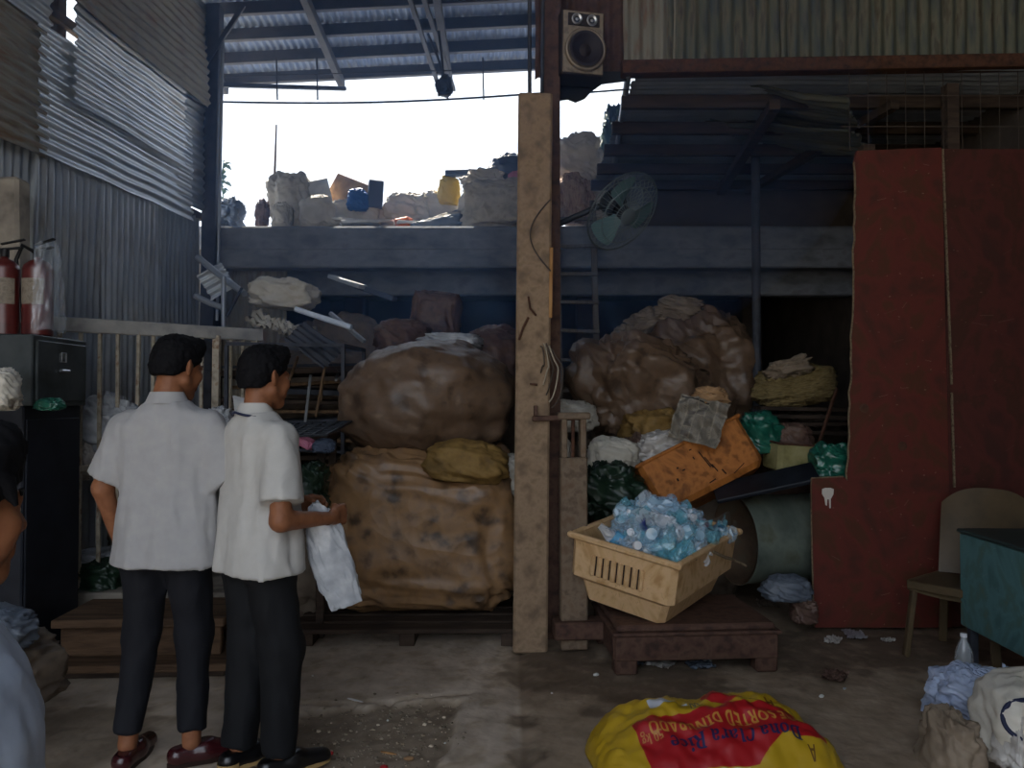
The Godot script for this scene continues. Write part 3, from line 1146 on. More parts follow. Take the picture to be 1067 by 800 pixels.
func build_loft() -> void:
	# right-hand loft: a parapet of rusty sheets over a rust-red beam, a sheet ceiling with joists behind
	var w := struct_node("wall_loft")
	w.set_meta("label", "loft front clad with rusty corrugated sheets")
	var x := 0.74
	var k := 0
	var ms := [mt.zinc_rust, mt.zinc_green, mt.zinc_green, mt.zinc_green, mt.zinc_green, mt.zinc_green]
	while x < 3.5:
		var wd: float = [0.28, 0.72, 0.55, 0.70, 0.62, 0.6][k % 6]
		part(w, "corrugated_sheet", corrugated(wd + 0.05, 2.0, 90 + k, 0.076, 0.012, 0.012), ms[k % 6], Vector3(x + wd * 0.5, 3.60 + 0.01 * (k % 2), -5.0 + 0.012 * (k % 3)))
		x += wd
		k += 1
	var dk := part(w, "corrugated_sheet", corrugated(0.62, 2.0, 99, 0.076, 0.010), mt.scale_iron, Vector3(0.46, 3.53, -5.06))
	dk.set_meta("label", "dark sheet behind the loudspeaker")
	var g := Geo.new()
	g.bar(Vector3(0.70, 3.565, -4.99), Vector3(3.6, 3.615, -4.99), 0.10, 0.085, 0.006)
	part(w, "beam", g, mt.rust)
	# torn black sheeting under the dark sheet
	var t := Geo.new()
	t.t = Transform3D(Basis(), Vector3(0.24, 3.37, -5.04))
	t.prism(PackedVector2Array([Vector2(0, 0.2), Vector2(0.0, 0.03), Vector2(0.05, 0.01), Vector2(0.12, 0.02), Vector2(0.17, 0.0), Vector2(0.23, 0.025), Vector2(0.27, 0.07), Vector2(0.34, 0.12), Vector2(0.42, 0.13), Vector2(0.50, 0.14), Vector2(0.5, 0.2)]), 0.012)
	part(w, "torn_sheeting", t, mt.black)
	var c := struct_node("ceiling_loft")
	c.set_meta("label", "dark sheet ceiling under the loft")
	for i in 5:
		var b := Basis(Vector3.RIGHT, PI * 0.5) * Basis(Vector3.BACK, PI * 0.5)
		part(c, "corrugated_sheet", corrugated(0.60, 2.75, 110 + i, 0.076, 0.012), mt.zinc_dull, Vector3(0.80, 3.57 + 0.012 * (i % 2), -5.28 - i * 0.54), Basis(Vector3.UP, 0.0) * Basis(Vector3(0, 0, -1), Vector3(1, 0, 0), Vector3(0, -1, 0)))
	for i in 5:
		var q := Geo.new()
		q.box(Vector3(2.15, 3.49, -5.35 - i * 0.52), Vector3(2.8, 0.09, 0.05), 0.003)
		part(c, "joist", q, mt.wood_dark)
	var br := Geo.new()
	br.bar(Vector3(1.75, 3.42, -5.2), Vector3(1.95, 3.40, -7.3), 0.07, 0.07)
	br.bar(Vector3(2.55, 3.42, -5.2), Vector3(2.2, 3.40, -7.3), 0.06, 0.06)
	part(c, "brace", br, mt.wood_dark)
	# drooping sheets over the partition
	for i in 2:
		var o := part(c, "sagging_sheet", corrugated(0.9, 1.5, 130 + i, 0.076, 0.013, 0.03, 0.06), mt.zinc_green, Vector3(2.35 + i * 0.2, 3.36 - 0.12 * i, -5.35 - i * 0.2), turn(-72, 62 - i * 14, 0))
		o.set_meta("label", "sagging corrugated sheet")
	var bw := struct_node("wall_loft_back")
	var q2 := Geo.new()
	q2.box(Vector3(2.25, 3.35, -7.75), Vector3(2.6, 0.6, 0.08))
	part(bw, "wall_panel", q2, mt.dark_wall)
	var e := Geo.new()
	e.tube([Vector3(0.745, 3.54, -5.0), Vector3(0.85, 3.55, -6.2), Vector3(0.955, 3.57, -7.45)], 0.022, 10)
	part(c, "edge_pipe", e, mt.pipe)


func build_partition() -> void:
	# red-painted plywood partition, its left sheet broken off along an uneven edge
	var w := struct_node("wall_partition", Vector3(0, 0, -5.0))
	w.set_meta("label", "dark red painted plywood partition wall")
	var edge := []
	var outline := PackedVector2Array()
	outline.append(Vector2(2.77, 0.02))
	outline.append(Vector2(2.74, 3.06))
	outline.append(Vector2(2.20, 3.04))
	var y := 3.04
	while y > 1.0:
		y -= 0.07
		var x := 2.20 - (3.04 - y) * 0.034 + 0.016 * ruffle.get_noise_1d(y * 9.0) + 0.012 * ruffle.get_noise_1d(y * 30.0 + 5.0)
		outline.append(Vector2(x, y))
		edge.append(Vector3(x, y, 0.0))
	outline.append(Vector2(2.10, 0.965))
	outline.append(Vector2(1.90, 0.955))
	outline.append(Vector2(1.895, 0.9))
	outline.append(Vector2(1.90, 0.45))
	outline.append(Vector2(1.91, 0.02))
	var g := Geo.new()
	g.prism(outline, 0.03)
	var o := part(w, "plywood_sheet", g, mt.red_board)
	o.set_meta("label", "red plywood sheet with a broken left edge")
	var e := Geo.new()
	e.tube(edge, 0.009, 6)
	e.tube([Vector3(2.10, 0.965, 0.0), Vector3(2.0, 0.96, 0.0), Vector3(1.90, 0.955, 0)], 0.008, 6)
	e.tube([Vector3(1.90, 0.955, 0), Vector3(1.898, 0.7, 0), Vector3(1.90, 0.45, 0), Vector3(1.91, 0.03, 0)], 0.007, 6)
	part(o, "splintered_edge", e, mt.torn_wood)
	# splash of white paint with runs
	var p := Geo.new()
	p.t = Transform3D(Basis(), Vector3(1.995, 0.845, 0.0175))
	p.prism(PackedVector2Array([Vector2(-0.036, 0.045), Vector2(-0.038, 0.015), Vector2(-0.022, -0.012), Vector2(-0.016, -0.055), Vector2(-0.008, -0.06), Vector2(-0.004, -0.02), Vector2(0.006, -0.02), Vector2(0.009, -0.075), Vector2(0.016, -0.075), Vector2(0.017, -0.018), Vector2(0.034, 0.012), Vector2(0.037, 0.044), Vector2(0.018, 0.052), Vector2(-0.015, 0.052)]), 0.004)
	part(o, "paint_splash", p, mt.paint_white)
	# knots and a lock hole
	var kn := Geo.new()
	for q: Vector2 in [Vector2(2.23, 1.40), Vector2(2.47, 1.16)]:
		kn.t = Transform3D(Basis(Vector3.RIGHT, PI * 0.5), Vector3(q.x, q.y, 0.012))
		kn.lathe([Vector2(0.0, 0.006), Vector2(0.016, 0.006), Vector2(0.016, 0.006), Vector2(0.03, 0.003)], 12)
	part(o, "knot", kn, mt.rust)
	var g2 := Geo.new()
	g2.box(Vector3(3.14, 1.54, -0.02), Vector3(0.74, 3.04, 0.03), 0.004)
	part(w, "plywood_sheet", g2, mt.red_board_dark)
	var g3 := Geo.new()
	g3.bar(Vector3(2.745, 3.05, 0.015), Vector3(2.785, 1.55, 0.015), 0.012, 0.012)
	g3.bar(Vector3(2.785, 1.5, 0.015), Vector3(2.795, 0.9, 0.015), 0.012, 0.012)
	part(w, "batten", g3, mt.torn_wood)
	# posts behind and the wire mesh above
	var g4 := Geo.new()
	g4.box(Vector3(2.30, 1.55, -0.07), Vector3(0.08, 3.1, 0.08), 0.004)
	g4.box(Vector3(2.85, 1.75, -0.08), Vector3(0.08, 3.5, 0.08), 0.004)
	part(w, "stud", g4, mt.wood_dark)
	var g5 := Geo.new()
	for i in 11:
		g5.bar(Vector3(2.16 + i * 0.12, 3.05, 0.0), Vector3(2.16 + i * 0.12, 3.56, 0.0), 0.003, 0.003)
	g5.bar(Vector3(2.1, 3.2, 0.0), Vector3(3.5, 3.2, 0.0), 0.005, 0.005)
	g5.bar(Vector3(2.1, 3.4, 0.0), Vector3(3.5, 3.4, 0.0), 0.005, 0.005)
	part(w, "wire_mesh", g5, mt.wire)


func build_posts() -> void:
	# the concrete pillar in the middle with its nails, strip of wood and loops of wire
	var p := struct_node("pillar", Vector3(0.105, 0, -4.66))
	p.set_meta("label", "pale concrete pillar in the middle of the shop")
	var g := Geo.new()
	var lean := Basis(Vector3.BACK, -0.010)
	g.box(lean * Vector3(0, 1.62, 0), Vector3(0.20, 3.26, 0.20), 0.012, lean)
	part(p, "shaft", g, mt.pillar)
	var q := Geo.new()
	q.bar(Vector3(0.113, 1.93, 0.085), Vector3(0.120, 2.34, 0.085), 0.025, 0.03, 0.003, Vector3.RIGHT)
	part(p, "wood_strip", q, mt.wood_fresh)
	var r := Geo.new()
	r.tube([Vector3(0.0, 3.24, 0.02), Vector3(0.0, 3.8, 0.0), Vector3(0.03, 5.2, -0.02)], 0.012, 7)
	r.tube([Vector3(0.075, 3.24, -0.02), Vector3(0.08, 3.9, 0.0), Vector3(0.06, 5.2, -0.02)], 0.012, 7)
	part(p, "rebar", r, mt.steel)
	var n := Geo.new()
	for a: Array in [[Vector3(-0.01, 2.05, 0.105), Vector3(0.0, 1.98, 0.125), Vector3(0.035, 1.94, 0.115)], [Vector3(-0.01, 1.93, 0.105), Vector3(-0.04, 1.87, 0.12), Vector3(-0.065, 1.80, 0.11)], [Vector3(0.0, 1.545, 0.105), Vector3(0.04, 1.54, 0.12)]]:
		n.tube(a, 0.007, 6)
	part(p, "bent_nail", n, mt.rust)
	for k in 5:
		var c := Geo.new()
		var pts := []
		for i in 15:
			var s := float(i) / 14.0
			pts.append(Vector3(0.06 + k * 0.016 + 0.05 * sin(s * PI) * (0.4 + 0.2 * k), 1.76 - s * (0.16 + 0.05 * k) + 0.02 * sin(s * 9.0 + k), 0.115 + 0.012 * k + 0.03 * sin(s * PI)))
		c.tube(pts, 0.0045, 5)
		part(p, "wire_loop", c, mt.wire if k % 2 == 0 else mt.wire_pale)
	var c2 := Geo.new()
	var pts2 := []
	for i in 17:
		var s := float(i) / 16.0
		pts2.append(Vector3(0.12 - 0.12 * sin(s * PI), 2.62 - s * 0.42, 0.108 + 0.01 * sin(s * PI)))
	c2.tube(pts2, 0.004, 5)
	part(p, "wire_loop", c2, mt.wire)

	# dark steel post behind the pillar
	var s := struct_node("steel_post", Vector3(0.245, 0, -4.86))
	var g2 := Geo.new()
	g2.box(Vector3(0, 2.7, 0), Vector3(0.012, 5.4, 0.12), 0.002)
	g2.box(Vector3(0, 2.7, 0.06), Vector3(0.10, 5.4, 0.012), 0.002)
	g2.box(Vector3(0, 2.7, -0.06), Vector3(0.10, 5.4, 0.012), 0.002)
	part(s, "shaft", g2, mt.scale_iron)
	# post at the far end of the left wall, with a thin pale pipe beside it
	var s2 := struct_node("steel_post", Vector3(-2.86, 0, -7.42))
	var g3 := Geo.new()
	g3.box(Vector3(0, 2.6, 0), Vector3(0.13, 5.2, 0.13), 0.006, Basis(Vector3.BACK, -0.012))
	part(s2, "shaft", g3, mt.steel)
	var g4 := Geo.new()
	g4.tube([Vector3(0.085, 2.2, 0.03), Vector3(0.12, 4.95, 0.03)], 0.016, 8)
	part(s2, "conduit", g4, mt.pipe)
	# thin post under the loft
	var s3 := struct_node("steel_post", spot(790, 600, 6.6) * Vector3(1, 0, 1))
	var g5 := Geo.new()
	g5.tube([Vector3(0, 0, 0), Vector3(0, 1.6, 0), Vector3(0.0, 3.5, 0)], 0.036, 10)
	part(s3, "shaft", g5, mt.steel)
	# weathered timber post at the left edge
	var s4 := struct_node("timber_post", Vector3(-3.03, 0, -4.78))
	var g6 := Geo.new()
	g6.box(Vector3(0, 1.4, 0), Vector3(0.16, 2.8, 0.14), 0.02, Basis(Vector3.BACK, 0.02))
	part(s4, "shaft", g6, mt.concrete)


# ---------------------------------------------------------------- sacks and heaps

# a sack that fills a picture rectangle at distance d; depth is its size front to back
func sack_at(called: String, label: String, r: Array, d: float, depth: float, salt: int, m: Material, opt := {}, group := "") -> Node3D:
	var a := spot(r[0], r[3], d)
	var b := spot(r[2], r[1], d)
	var s := Vector3(b.x - a.x, b.y - a.y, depth)
	var k: float = opt.get("grow", 1.0)
	var at := Vector3((a.x + b.x) * 0.5, a.y + opt.get("lift", 0.0), -d)
	return solo(called, label, opt.get("category", "sack"), sack(s * Vector3(k, 1, 1), salt, opt), m, at, turn(opt.get("pitch", 0.0), opt.get("yaw", 0.0), opt.get("roll", 0.0)), group)


func build_sacks() -> void:
	# low pallet under the big sack by the pillar
	var pal := thing("pallet", "low dark wooden pallet under the large brown sack", "pallet", Vector3(-0.62, 0, -5.15), Basis())
	for i in 5:
		var g := box_geo(Vector3(1.4, 0.025, 0.13), 0.004)
		part(pal, "plank", g, mt.wood_dark, Vector3(0, 0.075, -0.26 + i * 0.17), turn(0, rng.randf_range(-1.5, 1.5), 0))
	for i in 3:
		part(pal, "skid", box_geo(Vector3(0.09, 0.075, 0.8), 0.004), mt.wood_dark, Vector3(-0.6 + i * 0.6, 0, 0.08))

	var lower := thing("sack", "huge brown plastic sack on the pallet by the concrete pillar", "sack", Vector3(-0.60, 0.10, -5.3))
	part(lower, "bag_body", big_lower_sack(), mt.sack_tan)
	var upper := thing("sack", "huge round brown sack piled on top of another", "sack", Vector3(-0.585, 1.055, -5.50), turn(0, 20, 0))
	part(upper, "bag_body", sack(Vector3(1.22, 0.84, 1.1), 4, {"round": 0.86, "lump": 0.07, "crease": 0.016, "fine": 3.2, "nu": 72, "nv": 48, "sag": -0.05}), mt.sack_brown)
	sack_at("sack", "small mustard yellow sack wedged between the two huge brown sacks", [443, 457, 528, 502], 5.0, 0.4, 5, mt.sack_yellow, {"round": 0.85, "lump": 0.1, "crease": 0.03, "roll": -4.0})
	sack_at("sack", "crumpled white bag tucked beside the pillar behind the yellow sack", [505, 470, 548, 520], 5.15, 0.3, 6, mt.sack_grey, {"crease": 0.05})
	sack_at("plastic_bag", "crumpled silver film lying across the top of the piled sacks", [438, 346, 502, 366], 5.75, 0.35, 7, mt.film, {"crease": 0.09, "lump": 0.15, "category": "plastic"})
	sack_at("sack", "plum brown sack slumped behind the piled sacks beside the pillar", [478, 338, 545, 405], 6.2, 0.7, 9, mt.sack_plum, {"crease": 0.04})
	sack_at("sack", "dark reddish sack behind the huge round brown sack", [392, 332, 450, 375], 6.4, 0.6, 10, mt.sack_plum, {"crease": 0.05})
	sack_at("sack", "square brown paper sack standing upright in the shade under the slab", [428, 303, 477, 352], 6.9, 0.4, 12, mt.sack_plum, {"round": 0.45, "crease": 0.04, "roll": -6.0})
	# fill behind and below, in the dark
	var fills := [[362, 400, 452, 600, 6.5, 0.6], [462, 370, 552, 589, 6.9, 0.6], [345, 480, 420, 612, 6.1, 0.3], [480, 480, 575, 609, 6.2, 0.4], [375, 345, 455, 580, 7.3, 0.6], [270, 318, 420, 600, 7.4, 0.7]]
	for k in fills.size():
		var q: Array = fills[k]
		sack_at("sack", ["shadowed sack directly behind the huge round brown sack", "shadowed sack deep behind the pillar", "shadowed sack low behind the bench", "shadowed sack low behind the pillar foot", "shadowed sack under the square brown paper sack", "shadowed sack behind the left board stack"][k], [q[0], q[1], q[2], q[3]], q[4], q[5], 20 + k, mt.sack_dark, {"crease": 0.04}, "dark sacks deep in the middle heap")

	# right-hand heap: two big brown sacks, one leaning on the other
	var ra := thing("sack", "broad brown sack leaning at the left of the right heap", "sack", Vector3(0.915, 1.13, -6.15), turn(0, 14, -8))
	part(ra, "bag_body", sack(Vector3(0.98, 0.86, 0.8), 31, {"round": 0.72, "lump": 0.16, "crease": 0.05, "fine": 2.4, "nu": 80, "nv": 56, "sag": -0.30}), mt.sack_brown)
	var rb := thing("sack", "big tan sack with a gathered white mouth topping the right heap", "sack", Vector3(1.56, 1.10, -7.02), turn(0, -20, -6).scaled(Vector3.ONE * 1.06))
	part(rb, "bag_body", sack(Vector3(1.06, 1.14, 0.9), 33, {"round": 0.88, "lump": 0.12, "crease": 0.045, "fine": 2.6, "nu": 80, "nv": 56, "sag": -0.1}), mt.sack_brown)
	var mo := part(rb, "gathered_mouth", sack(Vector3(0.34, 0.20, 0.30), 47, {"crease": 0.11, "lump": 0.22, "fine": 3.2, "round": 1.0}), mt.sack_pale, Vector3(-0.36, 0.86, 0.24), turn(0, 30, 30))
	mo.set_meta("label", "pale gathered mouth of the sack")
	part(rb, "gathered_mouth", sack(Vector3(0.26, 0.17, 0.24), 48, {"crease": 0.12, "lump": 0.2, "fine": 3.6, "round": 1.0}), mt.sack_pale, Vector3(-0.50, 0.74, 0.34), turn(0, 60, 10))
	part(rb, "folded_mouth", sack(Vector3(0.44, 0.20, 0.30), 35, {"crease": 0.10, "lump": 0.2, "fine": 3.0, "round": 1.0}), mt.sack_pale, Vector3(-0.14, 0.98, 0.18), turn(8, 20, 2))
	sack_at("sack", "hairy yellowish fibre bundle lying right of the thin post", [788, 375, 872, 424], 6.4, 0.36, 36, mt.fibre, {"round": 0.9, "lump": 0.12, "crease": 0.07, "fine": 5.0, "roll": 8.0, "category": "bundle"})
	sack_at("sack", "pale crumpled sheet lying on the hairy fibre bundle", [800, 374, 846, 394], 6.28, 0.22, 37, mt.sack_pale, {"lump": 0.25, "crease": 0.12, "fine": 5.0, "roll": 16.0, "category": "plastic"})
	sack_at("sack", "small white bag peeping out behind the tan sack", [760, 348, 782, 378], 7.0, 0.2, 38, mt.sack_grey, {"crease": 0.06})
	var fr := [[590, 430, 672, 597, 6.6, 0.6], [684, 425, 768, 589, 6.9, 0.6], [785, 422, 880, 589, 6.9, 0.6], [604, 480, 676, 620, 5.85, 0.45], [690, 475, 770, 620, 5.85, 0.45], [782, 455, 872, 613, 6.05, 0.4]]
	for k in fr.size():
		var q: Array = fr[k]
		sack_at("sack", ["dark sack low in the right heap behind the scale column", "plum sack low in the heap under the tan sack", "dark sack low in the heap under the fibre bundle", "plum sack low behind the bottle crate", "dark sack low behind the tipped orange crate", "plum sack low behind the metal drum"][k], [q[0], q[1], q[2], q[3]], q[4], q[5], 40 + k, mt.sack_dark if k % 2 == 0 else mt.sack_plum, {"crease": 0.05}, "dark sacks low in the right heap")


func big_lower_sack() -> Geo:
	var g := Geo.new()
	g.grid(84, 52, func(u: float, v: float) -> Vector3:
		var a := u * TAU
		var b := (v - 0.5) * PI
		var e := 0.5
		var ca := cos(a)
		var sa := sin(a)
		var cb := maxf(cos(b), 0.0)
		var sb := sin(b)
		var d := Vector3(signf(ca) * absf(ca) ** e * cb ** e, signf(sb) * absf(sb) ** e, signf(sa) * absf(sa) ** e * cb ** e)
		var q := Vector3(ca * cb, sb, sa * cb)
		var n1 := ruffle.get_noise_3d(q.x * 1.3 + 5.0, q.y * 1.3, q.z * 1.3)
		var n2 := ruffle.get_noise_3d(q.x * 3.4, q.y * 3.0 + 8.0, q.z * 3.4)
		var n3 := ruffle.get_noise_3d(q.x * 2.0, q.y * 9.0, q.z * 2.0 + 4.0)
		var push := 1.0 + 0.10 * n1 - 0.045 * (1.0 - minf(1.0, absf(n2) * 5.0)) + 0.02 * n3
		var r := d * Vector3(0.66, 0.53, 0.42) * push
		r.y = maxf(r.y, -0.50)
		# the top sags under the sack that lies on it and rises at both ears
		if r.y > 0.0:
			r.y += (r.y / 0.53) * (0.10 * smoothstep(0.35, 0.7, absf(r.x + 0.08)) - 0.06 * exp(-pow((r.x - 0.22) / 0.18, 2.0)))
			r.y -= 0.02 * sin(r.x * 40.0 + n1 * 8.0) * smoothstep(0.2, 0.5, r.y) * 0.5
		return r + Vector3(0, 0.5, 0), true, true)
	return g


func build_scale_and_crate() -> void:
	# platform scale: iron platform on a skirted base, column at the back left with its beam head
	var s := thing("platform_scale", "rusty iron platform scale with a tall column beside the pillar", "scale", Vector3(0.96, 0, -4.52), turn(0, 4, 0))
	var base := Geo.new()
	base.box(Vector3(0, 0.145, 0.31), Vector3(0.88, 0.14, 0.03), 0.006)
	base.box(Vector3(0, 0.145, -0.31), Vector3(0.88, 0.14, 0.03), 0.006)
	base.box(Vector3(0.43, 0.145, 0), Vector3(0.03, 0.14, 0.60), 0.006)
	base.box(Vector3(-0.43, 0.145, 0), Vector3(0.03, 0.14, 0.60), 0.006)
	part(s, "base_frame", base, mt.scale_iron)
	for q: Vector2 in [Vector2(-0.38, 0.27), Vector2(0.38, 0.27), Vector2(-0.38, -0.27), Vector2(0.38, -0.27)]:
		part(s, "foot", box_geo(Vector3(0.12, 0.085, 0.10), 0.01), mt.scale_iron, Vector3(q.x, 0, q.y))
	part(s, "platform", box_geo(Vector3(0.86, 0.04, 0.63), 0.012), mt.scale_iron, Vector3(0, 0.22, 0))
	part(s, "platform_rim", box_geo(Vector3(0.91, 0.02, 0.68), 0.006), mt.scale_iron, Vector3(0, 0.205, 0))
	var col := Geo.new()
	col.box(Vector3(0, 0.55, 0), Vector3(0.155, 1.10, 0.10), 0.008)
	part(s, "column", col, mt.scale_column, Vector3(-0.60, 0.02, -0.10))
	var colt := Geo.new()
	colt.box(Vector3(-0.055, 1.22, 0), Vector3(0.035, 0.24, 0.09), 0.006)
	colt.box(Vector3(0.055, 1.22, 0), Vector3(0.035, 0.24, 0.09), 0.006)
	colt.box(Vector3(0, 1.34, 0), Vector3(0.19, 0.04, 0.12), 0.008)
	part(s, "column_head", colt, mt.scale_column, Vector3(-0.60, 0.02, -0.10))
	var rod := Geo.new()
	rod.tube([Vector3(0, 1.1, 0.0), Vector3(0, 1.34, 0.0)], 0.012, 8)
	part(s, "pull_rod", rod, mt.rust, Vector3(-0.60, 0.02, -0.10))
	var arm := Geo.new()
	arm.bar(Vector3(-0.24, 1.325, 0.02), Vector3(0.05, 1.33, 0.02), 0.03, 0.03, 0.005)
	arm.bar(Vector3(-0.22, 1.34, 0.02), Vector3(-0.22, 1.40, 0.02), 0.05, 0.02, 0.004)
	part(s, "weighing_beam", arm, mt.scale_iron, Vector3(-0.60, 0.02, -0.10))
	var tie := Geo.new()
	tie.box(Vector3(-0.55, 0.14, -0.08), Vector3(0.34, 0.10, 0.16), 0.01)
	part(s, "column_foot", tie, mt.scale_iron)

	# the cream crate, set askew on the platform: three measured rim corners give its tilt
	var n := Vector3(0.847, 0.60, -4.05)
	var left := Vector3(0.335, 0.70, -4.42)
	var right := Vector3(1.345, 0.665, -4.74)
	var ux := (left - n).normalized() * -1.0
	var uz := (right - n)
	uz = (uz - ux * uz.dot(ux)).normalized() * -1.0
	var uy := uz.cross(ux)
	var b := Basis(ux, uy, uz)
	var w := 0.64
	var l := 0.86
	var hgt := 0.37
	var c := thing("crate", "worn cream plastic crate full of crushed bottles on the platform scale", "crate", n - ux * w * 0.5 - uz * l * 0.5 - uy * hgt, b)
	var body := Geo.new()
	crate_shell(body, w, l, hgt, 0.13, 0.05)
	part(c, "tub", body, mt.crate_cream)
	var rim := Geo.new()
	for q: Array in [[Vector3(0, hgt, l * 0.5), Vector3(w + 0.05, 0.035, 0.035)], [Vector3(0, hgt, -l * 0.5), Vector3(w + 0.05, 0.035, 0.035)], [Vector3(w * 0.5, hgt, 0), Vector3(0.035, 0.035, l - 0.03)], [Vector3(-w * 0.5, hgt, 0), Vector3(0.035, 0.035, l - 0.03)]]:
		rim.box(q[0], q[1], 0.01)
	part(c, "rim", rim, mt.crate_cream)
	for i in 8:
		var sl := Geo.new()
		sl.box(Vector3(-0.17 + i * 0.043, 0.235, l * 0.5 + 0.004), Vector3(0.024, 0.12, 0.018), 0.008)
		part(c, "vent_rib", sl, mt.crate_cream)
	var gr := Geo.new()
	for i in 7:
		gr.box(Vector3(-0.149 + i * 0.043, 0.235, l * 0.5 + 0.001), Vector3(0.006, 0.11, 0.006))
	part(c, "vent_slot", gr, mt.grime)
	var wr := Geo.new()
	wr.tube([Vector3(w * 0.5 + 0.02, hgt - 0.02, 0.0), Vector3(w * 0.5 + 0.07, hgt - 0.06, -0.08), Vector3(w * 0.5 + 0.06, hgt - 0.1, -0.2), Vector3(w * 0.5 + 0.12, hgt - 0.14, -0.28)], 0.009, 7)
	part(c, "wire_handle", wr, mt.torn_wood)
	# wedge that props the crate on the platform
	solo("wood_block", "dark wood block wedged under the tilted cream crate", "block", box_geo(Vector3(0.36, 0.05, 0.22), 0.006), mt.wood_dark, Vector3(0.80, 0.262, -4.62), turn(0, 30, 0))

	bottles(c.transform, w, l, hgt)


func crate_shell(g: Geo, w: float, l: float, hgt: float, low: float, inset: float) -> void:
	# outer walls step in below the upper part; inner walls and floor make it a real tub
	var th := 0.02
	var rows := [[0.0, inset + 0.03], [low - 0.015, inset], [low - 0.015, inset], [low + 0.015, 0.006], [low + 0.015, 0.006], [hgt, 0.0]]
	var ring := func(y: float, ins: float) -> Array:
		var x := w * 0.5 - ins
		var z := l * 0.5 - ins
		var k := 0.03
		return [Vector3(x - k, y, z), Vector3(x, y, z - k), Vector3(x, y, -z + k), Vector3(x - k, y, -z), Vector3(-x + k, y, -z), Vector3(-x, y, -z + k), Vector3(-x, y, z - k), Vector3(-x + k, y, z)]
	for i in rows.size() - 1:
		if rows[i] == rows[i + 1]:
			continue
		var a: Array = ring.call(rows[i][0], rows[i][1])
		var b: Array = ring.call(rows[i + 1][0], rows[i + 1][1])
		for k in 8:
			var k2 := (k + 1) % 8
			g.quad_out(a[k], a[k2], b[k2], b[k], (a[k] + a[k2]) * Vector3(1, 0, 1))
	var bt: Array = ring.call(0.0, inset + 0.03)
	var ft: Array = ring.call(0.02, inset + 0.04)
	var tp: Array = ring.call(hgt, th)
	for k in 8:
		var k2 := (k + 1) % 8
		g.tri_out(Vector3.ZERO, bt[k], bt[k2], Vector3.DOWN)
		g.tri_out(Vector3(0, 0.02, 0), ft[k], ft[k2], Vector3.UP)
		g.quad_out(ft[k], ft[k2], tp[k2], tp[k], (ft[k] + ft[k2]) * Vector3(-1, 0, -1))


# crushed PET bottle along the y axis
func bottle_geo(salt: int, crush: float) -> Geo:
	var g := Geo.new()
	var prof := [[0.0, 0.004], [0.024, 0.0], [0.031, 0.008], [0.032, 0.03], [0.029, 0.045], [0.032, 0.06], [0.032, 0.09], [0.029, 0.105], [0.032, 0.12], [0.032, 0.14], [0.028, 0.165], [0.018, 0.185], [0.0135, 0.195], [0.0135, 0.205]]
	g.grid(14, prof.size() - 1, func(u: float, v: float) -> Vector3:
		var k := clampi(int(round(v * (prof.size() - 1))), 0, prof.size() - 1)
		var r: float = prof[k][0]
		var y: float = prof[k][1]
		var a := u * TAU
		var n := ruffle.get_noise_3d(cos(a) * 1.6 + salt * 3.0, y * 22.0, sin(a) * 1.6)
		var mid := clampf(sin(clampf(y / 0.19, 0.0, 1.0) * PI) * 1.4, 0.0, 1.0)
		r *= 1.0 + crush * mid * n * 1.3
		var q := Vector3(cos(a) * r, y, sin(a) * r)
		q.x *= 1.0 + crush * 0.35 * mid
		q.z *= 1.0 - crush * 0.5 * mid
		q.x += crush * 0.03 * sin(y * 25.0 + salt) * mid
		q.y *= 1.0 - crush * 0.12
		return q, true, true)
	g.facet()
	return g


